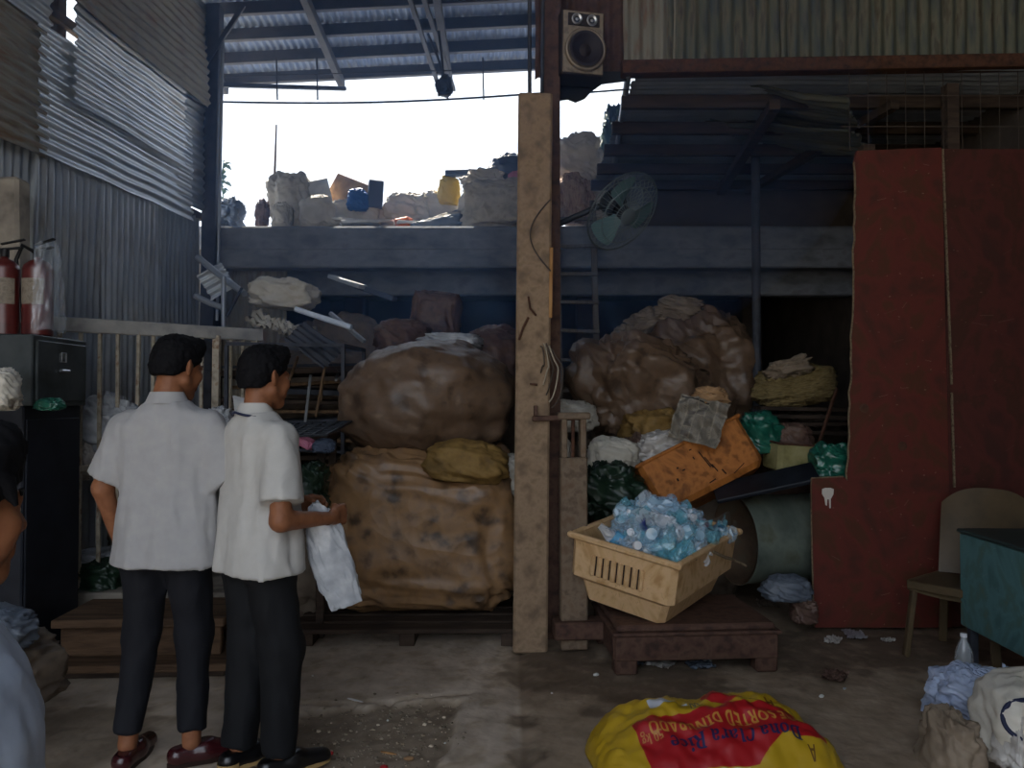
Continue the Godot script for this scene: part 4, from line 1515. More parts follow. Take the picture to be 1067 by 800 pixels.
func bottles(frame: Transform3D, w: float, l: float, hgt: float) -> void:
	var protos := []
	var clear := [mt.pet, mt.pet_teal, mt.pet, mt.pet_clear, mt.pet, mt.pet_teal, mt.pet_clear, mt.pet]
	var meshes := []
	for k in 8:
		meshes.append(bottle_geo(k * 5 + 1, 0.45 + 0.08 * k).mesh())
	var cap := Geo.new()
	cap.lathe([Vector2(0.0, 0.0), Vector2(0.0155, 0.0), Vector2(0.0155, 0.0), Vector2(0.0155, 0.014), Vector2(0.0155, 0.014), Vector2(0.0, 0.015)], 14)
	var capm := cap.mesh()
	var band := Geo.new()
	band.grid(18, 4, func(u: float, v: float) -> Vector3:
		var a := u * TAU
		var r := 0.0335 * (1.0 + 0.12 * ruffle.get_noise_2d(cos(a) * 2.0, sin(a) * 2.0 + v))
		return Vector3(cos(a) * r * 1.08, 0.075 + v * 0.05, sin(a) * r * 0.92), true, true)
	var bandm := band.mesh()
	var group := "crushed bottles heaped in the cream crate"
	var looks := {"pet": "pale blue crushed plastic bottle", "teal": "teal tinted crushed plastic bottle", "clear": "clear crushed plastic bottle"}
	for i in 96:
		var k := i % 8
		var layer := 0 if i < 42 else (1 if i < 74 else 2)
		var fx := rng.randf_range(-0.5, 0.5)
		var fz := rng.randf_range(-0.5, 0.5)
		var sh: float = [0.95, 0.82, 0.58][layer]
		var x := fx * (w - 0.10) * sh
		var z := fz * (l - 0.12) * sh
		var mound := (1.0 - pow(absf(fx) * 2.0, 2.2)) * (1.0 - pow(absf(fz) * 2.0, 2.2))
		var y: float = hgt + [-0.005, 0.02, 0.05][layer] + mound * [0.01, 0.06, 0.09][layer]
		var yaw := rng.randf_range(0, TAU)
		var tilt := rng.randf_range(55, 125)
		var b := frame.basis * Basis(Vector3.UP, yaw) * Basis(Vector3.RIGHT, deg_to_rad(tilt)) * Basis(Vector3.UP, rng.randf_range(0, TAU))
		var s := rng.randf_range(1.2, 1.5)
		b = b.scaled_local(Vector3.ONE * s)
		var at := frame * Vector3(x, y, z) - b.y * 0.1
		var m: Material = clear[k]
		var kind := "pet" if m == mt.pet else ("teal" if m == mt.pet_teal else "clear")
		var lab: String = looks[kind] + " heaped in the cream crate"
		var with := ""
		if i % 13 == 3:
			with = " with a blue label"
		elif i % 19 == 5:
			with = " with a red label"
		elif i % 5 == 1:
			with = " with its cap on"
		lab = looks[kind] + with + " heaped in the cream crate"
		var o := thing("plastic_bottle", lab, "bottle", at, b, group + with)
		part(o, "bottle_body", meshes[k], m)
		if i % 5 == 1:
			part(o, "cap", capm, mt.cap_blue if i % 2 != 0 else mt.cap_white, Vector3(0, 0.197 * (1.0 - (0.45 + 0.08 * k) * 0.12), 0))
		if i % 13 == 3:
			part(o, "label_band", bandm, mt.label_navy if i % 2 == 0 else mt.label_sky)
		elif i % 19 == 5:
			part(o, "label_band", bandm, mt.label_red)


func build_right_pile() -> void:
	# orange crate tipped up on the heap
	var tl := spot(664, 486, 5.25)
	var tr := spot(769, 433, 5.35)
	var br := spot(794, 484, 5.22)
	var ux := (tr - tl).normalized()
	var uy := (tr - br)
	uy = (uy - ux * uy.dot(ux)).normalized()
	var uz := ux.cross(uy)
	var w := tl.distance_to(tr)
	var hgt := 0.36
	var l := 0.52
	var b := Basis(ux, uy, uz)
	var c := thing("crate", "dirty orange plastic crate tipped up on the heap behind the bottles", "crate", (tl + tr) * 0.5 - uy * hgt - uz * l * 0.5, b)
	var g := Geo.new()
	crate_shell(g, w, l, hgt, 0.05, 0.012)
	part(c, "tub", g, mt.crate_orange)
	var rim := Geo.new()
	for q: Array in [[Vector3(0, hgt, l * 0.5), Vector3(w + 0.03, 0.025, 0.025)], [Vector3(0, hgt, -l * 0.5), Vector3(w + 0.03, 0.025, 0.025)], [Vector3(w * 0.5, hgt, 0), Vector3(0.025, 0.025, l - 0.02)], [Vector3(-w * 0.5, hgt, 0), Vector3(0.025, 0.025, l - 0.02)]]:
		rim.box(q[0], q[1], 0.008)
	part(c, "rim", rim, mt.crate_orange)
	var gr := Geo.new()
	for q: Array in [[-0.02, 0.30, 0.02, 0.007], [-0.03, 0.24, 0.007, 0.02], [0.03, 0.20, 0.008, 0.13], [0.045, 0.17, 0.006, 0.09], [0.06, 0.12, 0.006, 0.06], [-0.13, 0.20, 0.02, 0.008], [-0.2, 0.16, 0.012, 0.02], [0.10, 0.07, 0.008, 0.04], [0.20, 0.045, 0.1, 0.005], [0.0, 0.05, 0.05, 0.007], [-0.16, 0.23, 0.012, 0.01]]:
		gr.box(Vector3(q[0], q[1], l * 0.5 - 0.0035), Vector3(q[2], q[3], 0.006), 0.0, Basis(Vector3.BACK, 0.1 + q[0]))
	part(c, "scorch_mark", gr, mt.grime)
	# rubbish in and on the crate
	solo("plastic_bag", "blue and white film wrapper inside the tipped orange crate", "wrapper", sack(Vector3(0.22, 0.10, 0.2), 50, {"crease": 0.12, "lump": 0.2}), mt.film_blue, c.transform * Vector3(0.20, hgt - 0.04, 0.08), b)
	var np := news(0.33, 0.32)
	solo("newspaper", "crumpled grey newspaper page on the tipped orange crate", "newspaper", np, news_material(), spot(728, 438, 5.26), turn(68, -14, 0) * turn(0, -16, 0))
	solo("paper_bag", "crumpled brown paper behind the newspaper", "paper", sack(Vector3(0.24, 0.14, 0.18), 52, {"crease": 0.10, "lump": 0.2}), mt.card_tan, spot(740, 424, 5.45))
	sack_at("plastic_bag", "dark green plastic bag right of the tipped orange crate", [768, 428, 812, 472], 5.6, 0.3, 53, mt.film_green, {"crease": 0.07, "lump": 0.15, "category": "bag"})
	sack_at("plastic_bag", "bright green plastic bag showing in the gap of the red partition", [846, 460, 890, 500], 5.25, 0.24, 54, mt.film_green, {"crease": 0.08, "lump": 0.15, "category": "bag"})
	sack_at("plastic_bag", "white and brown bag lying left of the tipped orange crate", [612, 454, 664, 492], 5.4, 0.3, 55, mt.sack_cream, {"crease": 0.05, "lump": 0.12, "category": "bag"})
	sack_at("plastic_bag", "clear crumpled film beside the rim of the orange crate", [668, 448, 716, 484], 5.5, 0.3, 56, mt.film_clear, {"crease": 0.09, "lump": 0.2, "roll": 22.0, "category": "bag"})
	sack_at("plastic_bag", "pinkish crumpled paper between the white bag and the clear film", [650, 452, 678, 482], 5.6, 0.25, 57, mt.sack_plum, {"crease": 0.10, "lump": 0.2, "category": "paper"})
	sack_at("plastic_bag", "dark green leafy rubbish bag behind the bottle crate", [604, 480, 668, 540], 5.2, 0.4, 58, mt.film_dark_green, {"crease": 0.09, "lump": 0.2, "fine": 7.0, "category": "bag"})
	sack_at("plastic_bag", "orange brown sack below the broad brown sack", [650, 425, 712, 465], 5.8, 0.4, 59, mt.sack_yellow, {"crease": 0.06, "lump": 0.15, "category": "sack"})
	sack_at("plastic_bag", "white bag seen between the pillar and the scale column", [574, 452, 596, 515], 5.25, 0.25, 60, mt.sack_cream, {"crease": 0.06, "category": "bag"})
	sack_at("plastic_bag", "pale lilac bag low between the pillar and the scale column", [572, 505, 592, 645], 5.2, 0.25, 61, mt.film, {"crease": 0.06, "category": "bag"})
	sack_at("sack", "grey sack behind the head of the scale", [572, 415, 622, 450], 5.7, 0.35, 62, mt.sack_grey, {"crease": 0.06})
	# olive box
	var ob := thing("plastic_box", "pale olive box with a dark rim right of the orange crate", "box", spot(827, 491, 5.5), turn(4, 8, -4))
	var og := Geo.new()
	crate_shell(og, 0.38, 0.28, 0.2, 0.03, 0.01)
	part(ob, "tub", og, mt.crate_olive)
	var orim := Geo.new()
	orim.box(Vector3(0, 0.2, 0.14), Vector3(0.40, 0.014, 0.02), 0.004)
	orim.box(Vector3(0, 0.2, -0.14), Vector3(0.40, 0.014, 0.02), 0.004)
	orim.box(Vector3(0.19, 0.2, 0), Vector3(0.02, 0.014, 0.26), 0.004)
	orim.box(Vector3(-0.19, 0.2, 0), Vector3(0.02, 0.014, 0.26), 0.004)
	part(ob, "rim", orim, mt.rust)
	sack_at("sack", "brown lump of rags in the olive box", [805, 440, 845, 472], 5.6, 0.25, 63, mt.sack_plum, {"crease": 0.07})
	# dark flat panel lying across the drum
	var pg := box_geo(Vector3(0.66, 0.03, 0.22), 0.006, false)
	solo("panel", "dark navy flat panel leaning across the metal drum", "panel", pg, mt.navy_panel, spot(797, 503, 5.15), turn(24, -4, 15))
	# metal drum lying on its side, open end towards the crate
	var dr := thing("metal_drum", "grey green metal drum lying on its side by the partition", "drum", Vector3(1.92, 0.50, -5.48), Basis())
	dr.transform.basis = Basis(Vector3.UP, deg_to_rad(14)) * Basis(Vector3.BACK, deg_to_rad(-90))
	var dg := Geo.new()
	dg.lathe([Vector2(0.300, -0.42), Vector2(0.302, -0.41), Vector2(0.295, -0.40), Vector2(0.295, -0.16), Vector2(0.304, -0.145), Vector2(0.295, -0.13), Vector2(0.295, 0.13), Vector2(0.304, 0.145), Vector2(0.295, 0.16), Vector2(0.295, 0.41), Vector2(0.295, 0.41), Vector2(0.0, 0.40)], 40)
	part(dr, "shell", dg, mt.drum)
	var di := Geo.new()
	di.lathe([Vector2(0.0, 0.37), Vector2(0.288, 0.37), Vector2(0.288, 0.37), Vector2(0.288, -0.42), Vector2(0.300, -0.42)], 40)
	part(dr, "inside", di, mt.drum_dark)
	# stick, slats and boards to the right of the heap
	var st := Geo.new()
	st.bar(spot(872, 405, 5.9), spot(852, 466, 5.7), 0.018, 0.018)
	solo("stick", "thin reddish stick leaning by the red partition", "stick", st, mt.rust)
	var pp := Geo.new()
	pp.tube([spot(797, 432, 5.8), spot(796, 470, 5.8)], 0.012, 8)
	solo("pipe", "short pale pipe standing behind the green bag", "pipe", pp, mt.pipe)
	for k in 4:
		solo("board", "dark board stacked under the hairy fibre bundle", "board", box_geo(Vector3(0.7, 0.03, 0.2), 0.004), mt.wood_dark, spot(835, 428 + k * 8, 6.25), turn(0, rng.randf_range(-10, 10), rng.randf_range(-2, 2)), "dark boards under the fibre bundle")
	# scraps on the floor between the drum and the partition
	sack_at("plastic_bag", "grey blue flattened bag on the floor below the drum", [795, 598, 845, 625], 4.95, 0.25, 64, mt.tarp_grey, {"crease": 0.08, "category": "bag"})
	sack_at("plastic_bag", "brown flattened bag against the foot of the red partition", [824, 622, 850, 648], 4.92, 0.2, 65, mt.sack_plum, {"crease": 0.08, "category": "bag"})

	# ladder up to the loft
	var ld := thing("ladder", "dark wooden ladder leaning against the upper floor behind the pillar", "ladder", Vector3(0.60, 0, -6.75))
	var lean := Vector3(0, 3.35, -0.72)
	for sx: float in [-0.17, 0.17]:
		var r := Geo.new()
		r.bar(Vector3(sx, 0, 0), Vector3(sx, 0, 0) + lean, 0.04, 0.055, 0.005, Vector3.RIGHT)
		part(ld, "rail", r, mt.wood_grey)
	for k in 12:
		var r := Geo.new()
		r.box(Vector3(0, 0, 0), Vector3(0.40, 0.032, 0.04), 0.005)
		part(ld, "rung", r, mt.wood_grey, lean * ((k + 0.7) / 12.4) + Vector3(0, 0, 0.035), turn(0, 0, rng.randf_range(-2.0, 2.0)))


func news(w: float, h: float) -> Geo:
	var g := Geo.new()
	for s: float in [0.0, 0.003]:
		g.grid(24, 24, func(u: float, v: float) -> Vector3:
			var n := ruffle.get_noise_2d(u * 2.6 + 4.0, v * 2.2) * 1.3
			var c := ruffle.get_noise_2d(u * 9.0, v * 9.0 + 6.0)
			return Vector3((u - 0.5) * w + 0.03 * c * absf(v - 0.5), 0.09 * n + 0.012 * c - s, (v - 0.5) * h + 0.02 * n), false, s == 0.0)
	return g


func news_material() -> StandardMaterial3D:
	var im := Image.create(256, 256, false, Image.FORMAT_RGB8)
	im.fill(hex("9a9284"))
	var r := RandomNumberGenerator.new()
	r.seed = 5
	for c in 5:
		var x0 := 8 + c * 49
		var y := 10
		if c < 3:
			im.fill_rect(Rect2i(x0, 10, 92 if c == 0 else 44, 9), hex("4a4642"))
			y = 26
		while y < 246:
			if r.randf() < 0.012:
				im.fill_rect(Rect2i(x0, y, 42, 26), hex("77716a"))
				y += 32
				continue
			var x := x0
			var stop := x0 + 42 - (r.randi() % 14 if r.randf() < 0.2 else 0)
			while x < stop:
				var n := 2 + r.randi() % 6
				im.fill_rect(Rect2i(x, y, mini(n, stop - x), 1), hex("4e4a46"))
				x += n + 1
			y += 3
	var m := StandardMaterial3D.new()
	m.albedo_texture = ImageTexture.create_from_image(im)
	m.roughness = 0.9
	m.cull_mode = BaseMaterial3D.CULL_DISABLED
	return m


func build_right_front() -> void:
	# moulded plastic chair by the partition
	var ch := thing("chair", "brown moulded plastic chair in front of the red partition", "chair", Vector3(2.56, 0, -4.45), turn(0, -52, 0))
	var seat := Geo.new()
	for s: float in [0.0, 0.022]:
		seat.grid(16, 16, func(u: float, v: float) -> Vector3:
			var x := (u - 0.5) * 0.46
			var z := (v - 0.5) * 0.44
			var y := 0.43 - 0.02 * (1.0 - pow(u * 2.0 - 1.0, 2.0)) - 0.03 * pow(maxf(0.0, absf(z) - 0.17) / 0.05, 2.0) * float(z > 0.0)
			return Vector3(x, y - s, z), false, s == 0.0)
	seat.box(Vector3(0, 0.405, 0.215), Vector3(0.46, 0.045, 0.015), 0.005)
	seat.box(Vector3(0.225, 0.41, 0), Vector3(0.015, 0.045, 0.44), 0.005)
	seat.box(Vector3(-0.225, 0.41, 0), Vector3(0.015, 0.045, 0.44), 0.005)
	part(ch, "seat", seat, mt.chair_brown)
	var back := Geo.new()
	for s: float in [0.0, 0.02]:
		back.grid(18, 14, func(u: float, v: float) -> Vector3:
			var x := (u - 0.5) * lerpf(0.44, 0.50, v)
			var arch := 0.05 * pow(u * 2.0 - 1.0, 2.0)
			var top := 0.50 - 0.10 * pow(absf(u * 2.0 - 1.0), 3.0)
			return Vector3(x, 0.43 + v * top, -0.20 - 0.12 * v + arch - s), false, s > 0.0)
	part(ch, "backrest", back, mt.chair_brown)
	for q: Vector2 in [Vector2(-1, 1), Vector2(1, 1), Vector2(-1, -1), Vector2(1, -1)]:
		var lg := Geo.new()
		lg.bar(Vector3(q.x * 0.20, 0.42, q.y * 0.19), Vector3(q.x * 0.235, 0.0, q.y * 0.23), 0.045, 0.03, 0.006)
		part(ch, "leg", lg, mt.chair_brown)

	# teal steel cabinet on legs, cut by the right edge
	var tc := thing("steel_cabinet", "scuffed teal steel cabinet on short legs at the right edge", "cabinet", Vector3(2.74, 0, -3.62), turn(0, -1.5, 0))
	part(tc, "body", box_geo(Vector3(0.66, 0.50, 1.32), 0.008), mt.teal_steel, Vector3(0, 0.235, 0))
	part(tc, "top", box_geo(Vector3(0.68, 0.02, 1.34), 0.006), mt.teal_top, Vector3(0, 0.735, 0))
	for q: Vector2 in [Vector2(-0.29, 0.61), Vector2(0.29, 0.61), Vector2(-0.29, -0.61), Vector2(0.29, -0.61)]:
		part(tc, "leg", box_geo(Vector3(0.04, 0.24, 0.04), 0.003), mt.steel, Vector3(q.x, 0, q.y))
	var lk := Geo.new()
	lk.t = Transform3D(Basis(Vector3.BACK, PI * 0.5), Vector3(-0.332, 0.60, 0.33))
	lk.lathe([Vector2(0.0, 0.012), Vector2(0.014, 0.012), Vector2(0.014, 0.012), Vector2(0.016, 0.0)], 14)
	part(tc, "lock", lk, mt.chrome)

	# empty bottle standing by the cabinet
	var bo := thing("plastic_bottle", "clear empty bottle standing on the floor beside the teal cabinet", "bottle", Vector3(2.27, 0, -3.98))
	var bg := Geo.new()
	bg.lathe([Vector2(0.0, 0.004), Vector2(0.036, 0.0), Vector2(0.042, 0.012), Vector2(0.042, 0.10), Vector2(0.039, 0.12), Vector2(0.042, 0.14), Vector2(0.040, 0.19), Vector2(0.022, 0.235), Vector2(0.014, 0.25), Vector2(0.014, 0.265)], 22)
	part(bo, "bottle_body", bg, mt.pet_clear)
	var cg := Geo.new()
	cg.lathe([Vector2(0.0, 0.262), Vector2(0.016, 0.262), Vector2(0.016, 0.262), Vector2(0.016, 0.28), Vector2(0.016, 0.28), Vector2(0.0, 0.281)], 16)
	part(bo, "cap", cg, mt.cap_white)

	var bag := thing("plastic_bag", "bluish white knotted plastic bag beside the cream sack", "bag", Vector3(2.07, 0, -3.58), turn(0, 25, 0))
	part(bag, "bag_body", sack(Vector3(0.40, 0.26, 0.34), 70, {"round": 0.95, "lump": 0.12, "crease": 0.06, "fine": 4.5, "nu": 72, "nv": 48}), mt.film_blue)
	part(bag, "knot", gathered(0.012, 0.05, 0.06, 6), mt.film_blue, Vector3(0.09, 0.19, 0.10), turn(30, 0, -30))
	var cs := thing("sack", "cream woven sack with a dark blue ring at the lower right corner", "sack", Vector3(2.10, 0, -3.06), turn(0, -12, 0))
	var csg := sack(Vector3(0.54, 0.40, 0.46), 71, {"round": 0.8, "lump": 0.10, "crease": 0.016, "fine": 3.0, "nu": 64, "nv": 44, "sag": 0.05})
	part(cs, "bag_body", csg, mt.sack_cream)
	# printed ring, laid on the sack's face
	var ring := Geo.new()
	var hub := Vector3(-0.165, 0.285, 0.17)
	var pts := []
	for i in 33:
		var a := TAU * i / 32.0
		var q := hub + Vector3(cos(a) * 0.07, sin(a) * 0.075, cos(a) * 0.03)
		pts.append(q)
	pts = on_surface(csg, pts, Vector3(0.0, 0.23, 0.0))
	ring.tube(pts, 0.009, 6, false)
	part(cs, "printed_ring", ring, mt.navy_cord)
	sack_at("sack", "dull grey sack slumped left of the cream sack", [966, 738, 1014, 818], 3.15, 0.3, 72, mt.sack_pale, {"round": 0.8, "lump": 0.15, "crease": 0.05, "fine": 3.5})
	solo("plastic_bag", "clear film hanging over the left side of the cream sack", "plastic", sack(Vector3(0.10, 0.24, 0.2), 73, {"crease": 0.09, "lump": 0.2}), mt.film_clear, Vector3(1.86, 0.06, -2.98), turn(0, 0, -14))

	rice_sack()


# moves points outwards from a centre onto the nearest vertices of a shape
func on_surface(g: Geo, pts: Array, c: Vector3) -> Array:
	var out := []
	for q: Vector3 in pts:
		var d := (q - c).normalized()
		var best := 0.0
		var w := 0.0
		for k in g.v.size():
			var e := g.v[k] - c
			var l := e.length()
			var cs := e.dot(d) / maxf(l, 1e-6)
			if cs > 0.985:
				var s := pow((cs - 0.985) / 0.015, 3.0)
				best += l * s
				w += s
		out.append(c + d * ((best / w) if w > 0.0 else (q - c).length()))
	return out


func draw_text(im: Image, text: String, col: Color, at: Vector2, height: float, stretch := 1.0, serif := false, slant := 0.0, upside := true) -> void:
	var tm := TextMesh.new()
	var ft := SystemFont.new()
	ft.font_names = PackedStringArray(["Droid Serif" if serif else "Droid Sans"])
	ft.font_weight = 700
	tm.font = ft
	tm.text = text
	tm.font_size = 64
	tm.depth = 0.0
	tm.pixel_size = 0.01
	var ar := tm.get_mesh_arrays()
	var v: PackedVector3Array = ar[Mesh.ARRAY_VERTEX]
	var ix: PackedInt32Array = ar[Mesh.ARRAY_INDEX] if ar[Mesh.ARRAY_INDEX] != null else PackedInt32Array(range(v.size()))
	var k := height / 0.46
	var sg := -1.0 if upside else 1.0
	var q := PackedVector2Array()
	for p in v:
		q.append(at + Vector2((p.x + slant * p.y) * stretch, -p.y) * k * sg)
	for i in range(0, ix.size(), 3):
		var a := q[ix[i]]
		var b := q[ix[i + 1]]
		var c := q[ix[i + 2]]
		var den := (b - a).cross(c - a)
		if absf(den) < 1e-6:
			continue
		var lo := a.min(b).min(c).floor()
		var hi := a.max(b).max(c).ceil()
		for y in range(maxi(0, int(lo.y)), mini(im.get_height(), int(hi.y) + 1)):
			for x in range(maxi(0, int(lo.x)), mini(im.get_width(), int(hi.x) + 1)):
				var p := Vector2(x + 0.5, y + 0.5)
				var w1 := (p - a).cross(c - a) / den
				var w2 := (b - a).cross(p - a) / den
				if w1 >= -0.001 and w2 >= -0.001 and w1 + w2 <= 1.001:
					im.set_pixel(x, y, col)


func rice_sack() -> void:
	# the print of the bag: yellow ground, a red band with gold and navy lettering seen upside down, a red emblem at the far edge
	var im := Image.create(1024, 512, false, Image.FORMAT_RGB8)
	var yellow := hex("b8951c")
	var red := hex("a5161d")
	for y in 512:
		for x in 1024:
			var c := yellow
			var far := 300.0 - 0.03 * (x - 150) + (0.0 if x < 850 else (x - 850) * 0.35)
			var near := 478.0 if x < 600 else 478.0 - minf(60.0, (x - 600) * 0.45)
			var band := y > far and y < near and x > 150 and x < 945
			var e := Vector2((x - 590) / 92.0, (y - 216) / 58.0)
			if band or e.length() < 1.0:
				c = red
			if x > 250 and x < 430 and y > 216 and y < 264.0 - (x - 250) * 0.16:
				c = hex("b9bcc4")
			if y >= 480 and x > 260 and x < 560:
				c = hex("c8c8cc")
			im.set_pixel(x, y, c)
	draw_text(im, "SURE SORTED DINURADO", hex("c08a3a"), Vector2(555, 348), 38, 1.12)
	draw_text(im, "Dona Clara Rice", hex("1c2152"), Vector2(545, 408), 44, 1.15, true, 0.25)
	draw_text(im, "50 kg", hex("b47b40"), Vector2(205, 372), 26)
	draw_text(im, "RICE", hex("d2b24a"), Vector2(590, 206), 32)
	draw_text(im, "V", hex("5a3a1a"), Vector2(712, 235), 54)
	draw_text(im, "A", hex("6a3418"), Vector2(815, 222), 46)
	draw_text(im, "W", hex("5a5648"), Vector2(452, 238), 34)
	draw_text(im, "A", hex("6a4a1c"), Vector2(850, 455), 36)
	var m := StandardMaterial3D.new()
	m.albedo_texture = ImageTexture.create_from_image(im)
	m.roughness = 0.42
	m.metallic_specular = 0.55
	m.cull_mode = BaseMaterial3D.CULL_DISABLED
	var o := thing("rice_sack", "yellow and red printed rice sack lying on the floor", "sack", Vector3(0.80, 0.0, -3.22), turn(0, 10, 0))
	var lx := 0.98
	var lz := 0.62
	var top := func(u: float, v: float) -> Vector3:
		var x := u * 2.0 - 1.0
		var z := v * 2.0 - 1.0
		var edge := pow(maxf(0.0, 1.0 - absf(x) ** 3.2), 0.55) * pow(maxf(0.0, 1.0 - absf(z) ** 2.2), 0.7)
		var n := ruffle.get_noise_2d(u * 3.5 + 3.0, v * 3.0)
		var c := ruffle.get_noise_2d(u * 11.0, v * 6.0 + 9.0)
		var fold := ruffle.get_noise_2d(u * 24.0 + 5.0, v * 5.0)
		var endw := smoothstep(0.72, 1.0, absf(x))
		var y := 0.225 * edge * (1.0 + 0.22 * n) + 0.010 * c * edge + (0.02 * fold * endw)
		var sx := 1.0 - 0.10 * pow(absf(z), 4.0)
		var sz := 1.0 - 0.22 * endw * (0.6 if x > 0.0 else 1.4) + 0.04 * n
		# the right end is folded back on itself in the middle, leaving two ears
		var ear := 0.07 * exp(-pow((z - 0.15) / 0.28, 2.0)) * smoothstep(0.6, 1.0, x)
		return Vector3(x * lx * 0.5 * sx - ear, maxf(y, 0.006 + 0.02 * absf(fold) * endw), z * lz * 0.5 * sz)
	var g := Geo.new()
	g.grid(96, 60, top, false, true)
	part(o, "bag_top", g, m)
	var g2 := Geo.new()
	g2.grid(48, 30, func(u: float, v: float) -> Vector3:
		var q: Vector3 = top.call(u, v)
		return Vector3(q.x, 0.004, q.z), false, false)
	part(o, "bag_underside", g2, flat(hex("b3921c"), 0.5))


# ---------------------------------------------------------------- left side

func build_left_side() -> void:
	# dark locker with a filing drawer unit on top
	var lk := thing("locker", "tall near black steel locker at the left under the filing drawer", "locker", Vector3(-2.80, 0, -4.34), turn(0, 90, 0))
	part(lk, "body", box_geo(Vector3(0.54, 1.42, 0.55), 0.008), mt.locker)
	part(lk, "door", box_geo(Vector3(0.50, 1.30, 0.012), 0.004), mt.locker, Vector3(0, 0.05, 0.276))
	var fc := thing("filing_drawer", "grey steel filing drawer unit on top of the dark locker", "drawer unit", Vector3(-2.78, 1.42, -4.34), turn(0, 90, 0))
	part(fc, "body", box_geo(Vector3(0.52, 0.375, 0.58), 0.006), mt.cabinet)
	var dw := part(fc, "drawer", box_geo(Vector3(0.47, 0.32, 0.016), 0.005), mt.cabinet, Vector3(0.0, 0.026, 0.296))
	var fr := Geo.new()
	fr.box(Vector3(0, 0.215, 0.012), Vector3(0.045, 0.004, 0.006))
	fr.box(Vector3(0, 0.265, 0.012), Vector3(0.045, 0.004, 0.006))
	fr.box(Vector3(-0.021, 0.24, 0.012), Vector3(0.004, 0.05, 0.006))
	fr.box(Vector3(0.021, 0.24, 0.012), Vector3(0.004, 0.05, 0.006))
	part(dw, "label_holder", fr, mt.chrome, Vector3(0.0, 0, 0))
	var hd := Geo.new()
	hd.box(Vector3(0, 0.165, 0.018), Vector3(0.085, 0.016, 0.022), 0.005)
	part(dw, "handle", hd, mt.chrome, Vector3(0.0, 0, 0))
	sack_at("plastic_bag", "small green plastic bag squeezed out below the filing drawer", [38, 414, 66, 428], 4.12, 0.12, 80, mt.film_green, {"crease": 0.08, "category": "bag"})
	sack_at("sack", "pale brown bag hanging at the left edge beside the locker", [-30, 380, 18, 428], 3.7, 0.2, 81, mt.sack_cream, {"crease": 0.06, "category": "bag"})

	# two fire extinguishers under a plastic cover
	for k in 2:
		var at: Vector3 = [Vector3(-2.585, 1.797, -4.28), Vector3(-2.755, 1.797, -4.26)][k]
		var e := thing("fire_extinguisher", ["red fire extinguisher under clear plastic nearest the railing", "red fire extinguisher at the left edge of the filing drawer"][k], "fire extinguisher", at, turn(0, -10 + 20 * k, 0))
		var g := Geo.new()
		g.lathe([Vector2(0.0, 0.0), Vector2(0.070, 0.0), Vector2(0.076, 0.012), Vector2(0.076, 0.36), Vector2(0.070, 0.385), Vector2(0.045, 0.41), Vector2(0.020, 0.42), Vector2(0.020, 0.435), Vector2(0.0, 0.436)], 26)
		part(e, "cylinder", g, mt.extinguisher)
		var lb := Geo.new()
		lb.grid(14, 2, func(u: float, v: float) -> Vector3:
			var a := deg_to_rad(lerpf(30, 140, u))
			return Vector3(cos(a) * 0.0775, 0.17 + v * 0.14, sin(a) * 0.0775), false, true)
		part(e, "label_sticker", lb, mt.label_paper)
		var vl := Geo.new()
		vl.tube([Vector3(0, 0.43, 0), Vector3(0, 0.475, 0)], 0.022, 10)
		vl.bar(Vector3(-0.03, 0.47, 0), Vector3(0.09, 0.485, 0), 0.022, 0.012, 0.003)
		vl.bar(Vector3(-0.02, 0.50, 0), Vector3(0.10, 0.53, 0), 0.022, 0.010, 0.003)
		part(e, "valve", vl, mt.black)
		var hs := Geo.new()
		hs.tube([Vector3(-0.02, 0.46, 0), Vector3(-0.09, 0.50, 0.01), Vector3(-0.12, 0.42, 0.02), Vector3(-0.10, 0.25, 0.02), Vector3(-0.092, 0.08, 0.01)], 0.011, 8)
		part(e, "hose", hs, mt.black)
	var cv := Geo.new()
	cv.grid(30, 16, func(u: float, v: float) -> Vector3:
		var a := deg_to_rad(lerpf(-75, 75, u))
		var n := ruffle.get_noise_2d(u * 6.0, v * 4.0 + 3.0)
		var r := 0.09 + 0.02 * n + 0.035 * v
		return Vector3(cos(a) * r, 0.50 - 0.48 * v + 0.02 * n, sin(a) * r), false, true)
	var pc := flat(Color(0.85, 0.9, 0.95, 0.14), 0.2, 0.0, 0.6)
	pc.transparency = BaseMaterial3D.TRANSPARENCY_ALPHA
	solo("plastic_cover", "clear plastic cover draped beside the red fire extinguisher", "plastic", cv, pc, Vector3(-2.57, 1.80, -4.27))

	# railing: pale rail, upright bars, middle rail, thicker posts
	var a := Vector3(-2.78, 0.29, -4.72)
	var b := Vector3(-1.93, 0.29, -6.05)
	var rl := thing("railing", "cream painted metal railing behind the two standing visitors", "railing", a)
	var dir := b - a
	var top := Geo.new()
	top.bar(Vector3(0, 1.62, 0) - dir * 0.02, Vector3(0, 1.66, 0) + dir, 0.05, 0.09, 0.006)
	part(rl, "top_rail", top, mt.rail_pale)
	var mid := Geo.new()
	mid.bar(Vector3(0, 0.74, 0), Vector3(0, 0.72, 0) + dir, 0.04, 0.04, 0.004)
	part(rl, "middle_rail", mid, mt.rail)
	var low := Geo.new()
	low.bar(Vector3(0, 0.04, 0), Vector3(0, 0.04, 0) + dir, 0.03, 0.03, 0.004)
	part(rl, "bottom_rail", low, mt.rail)
	for k in 13:
		var s := (k + 0.6) / 13.0
		var g := Geo.new()
		var thick := 0.05 if k == 9 or k == 12 else 0.022
		g.bar(Vector3(0, 0.0, 0) + dir * s, Vector3(rng.randf_range(-0.015, 0.015), 1.6 + 0.04 * s, 0) + dir * s, thick, thick, 0.003, Vector3.RIGHT)
		part(rl, "post" if thick > 0.03 else "baluster", g, mt.rail)

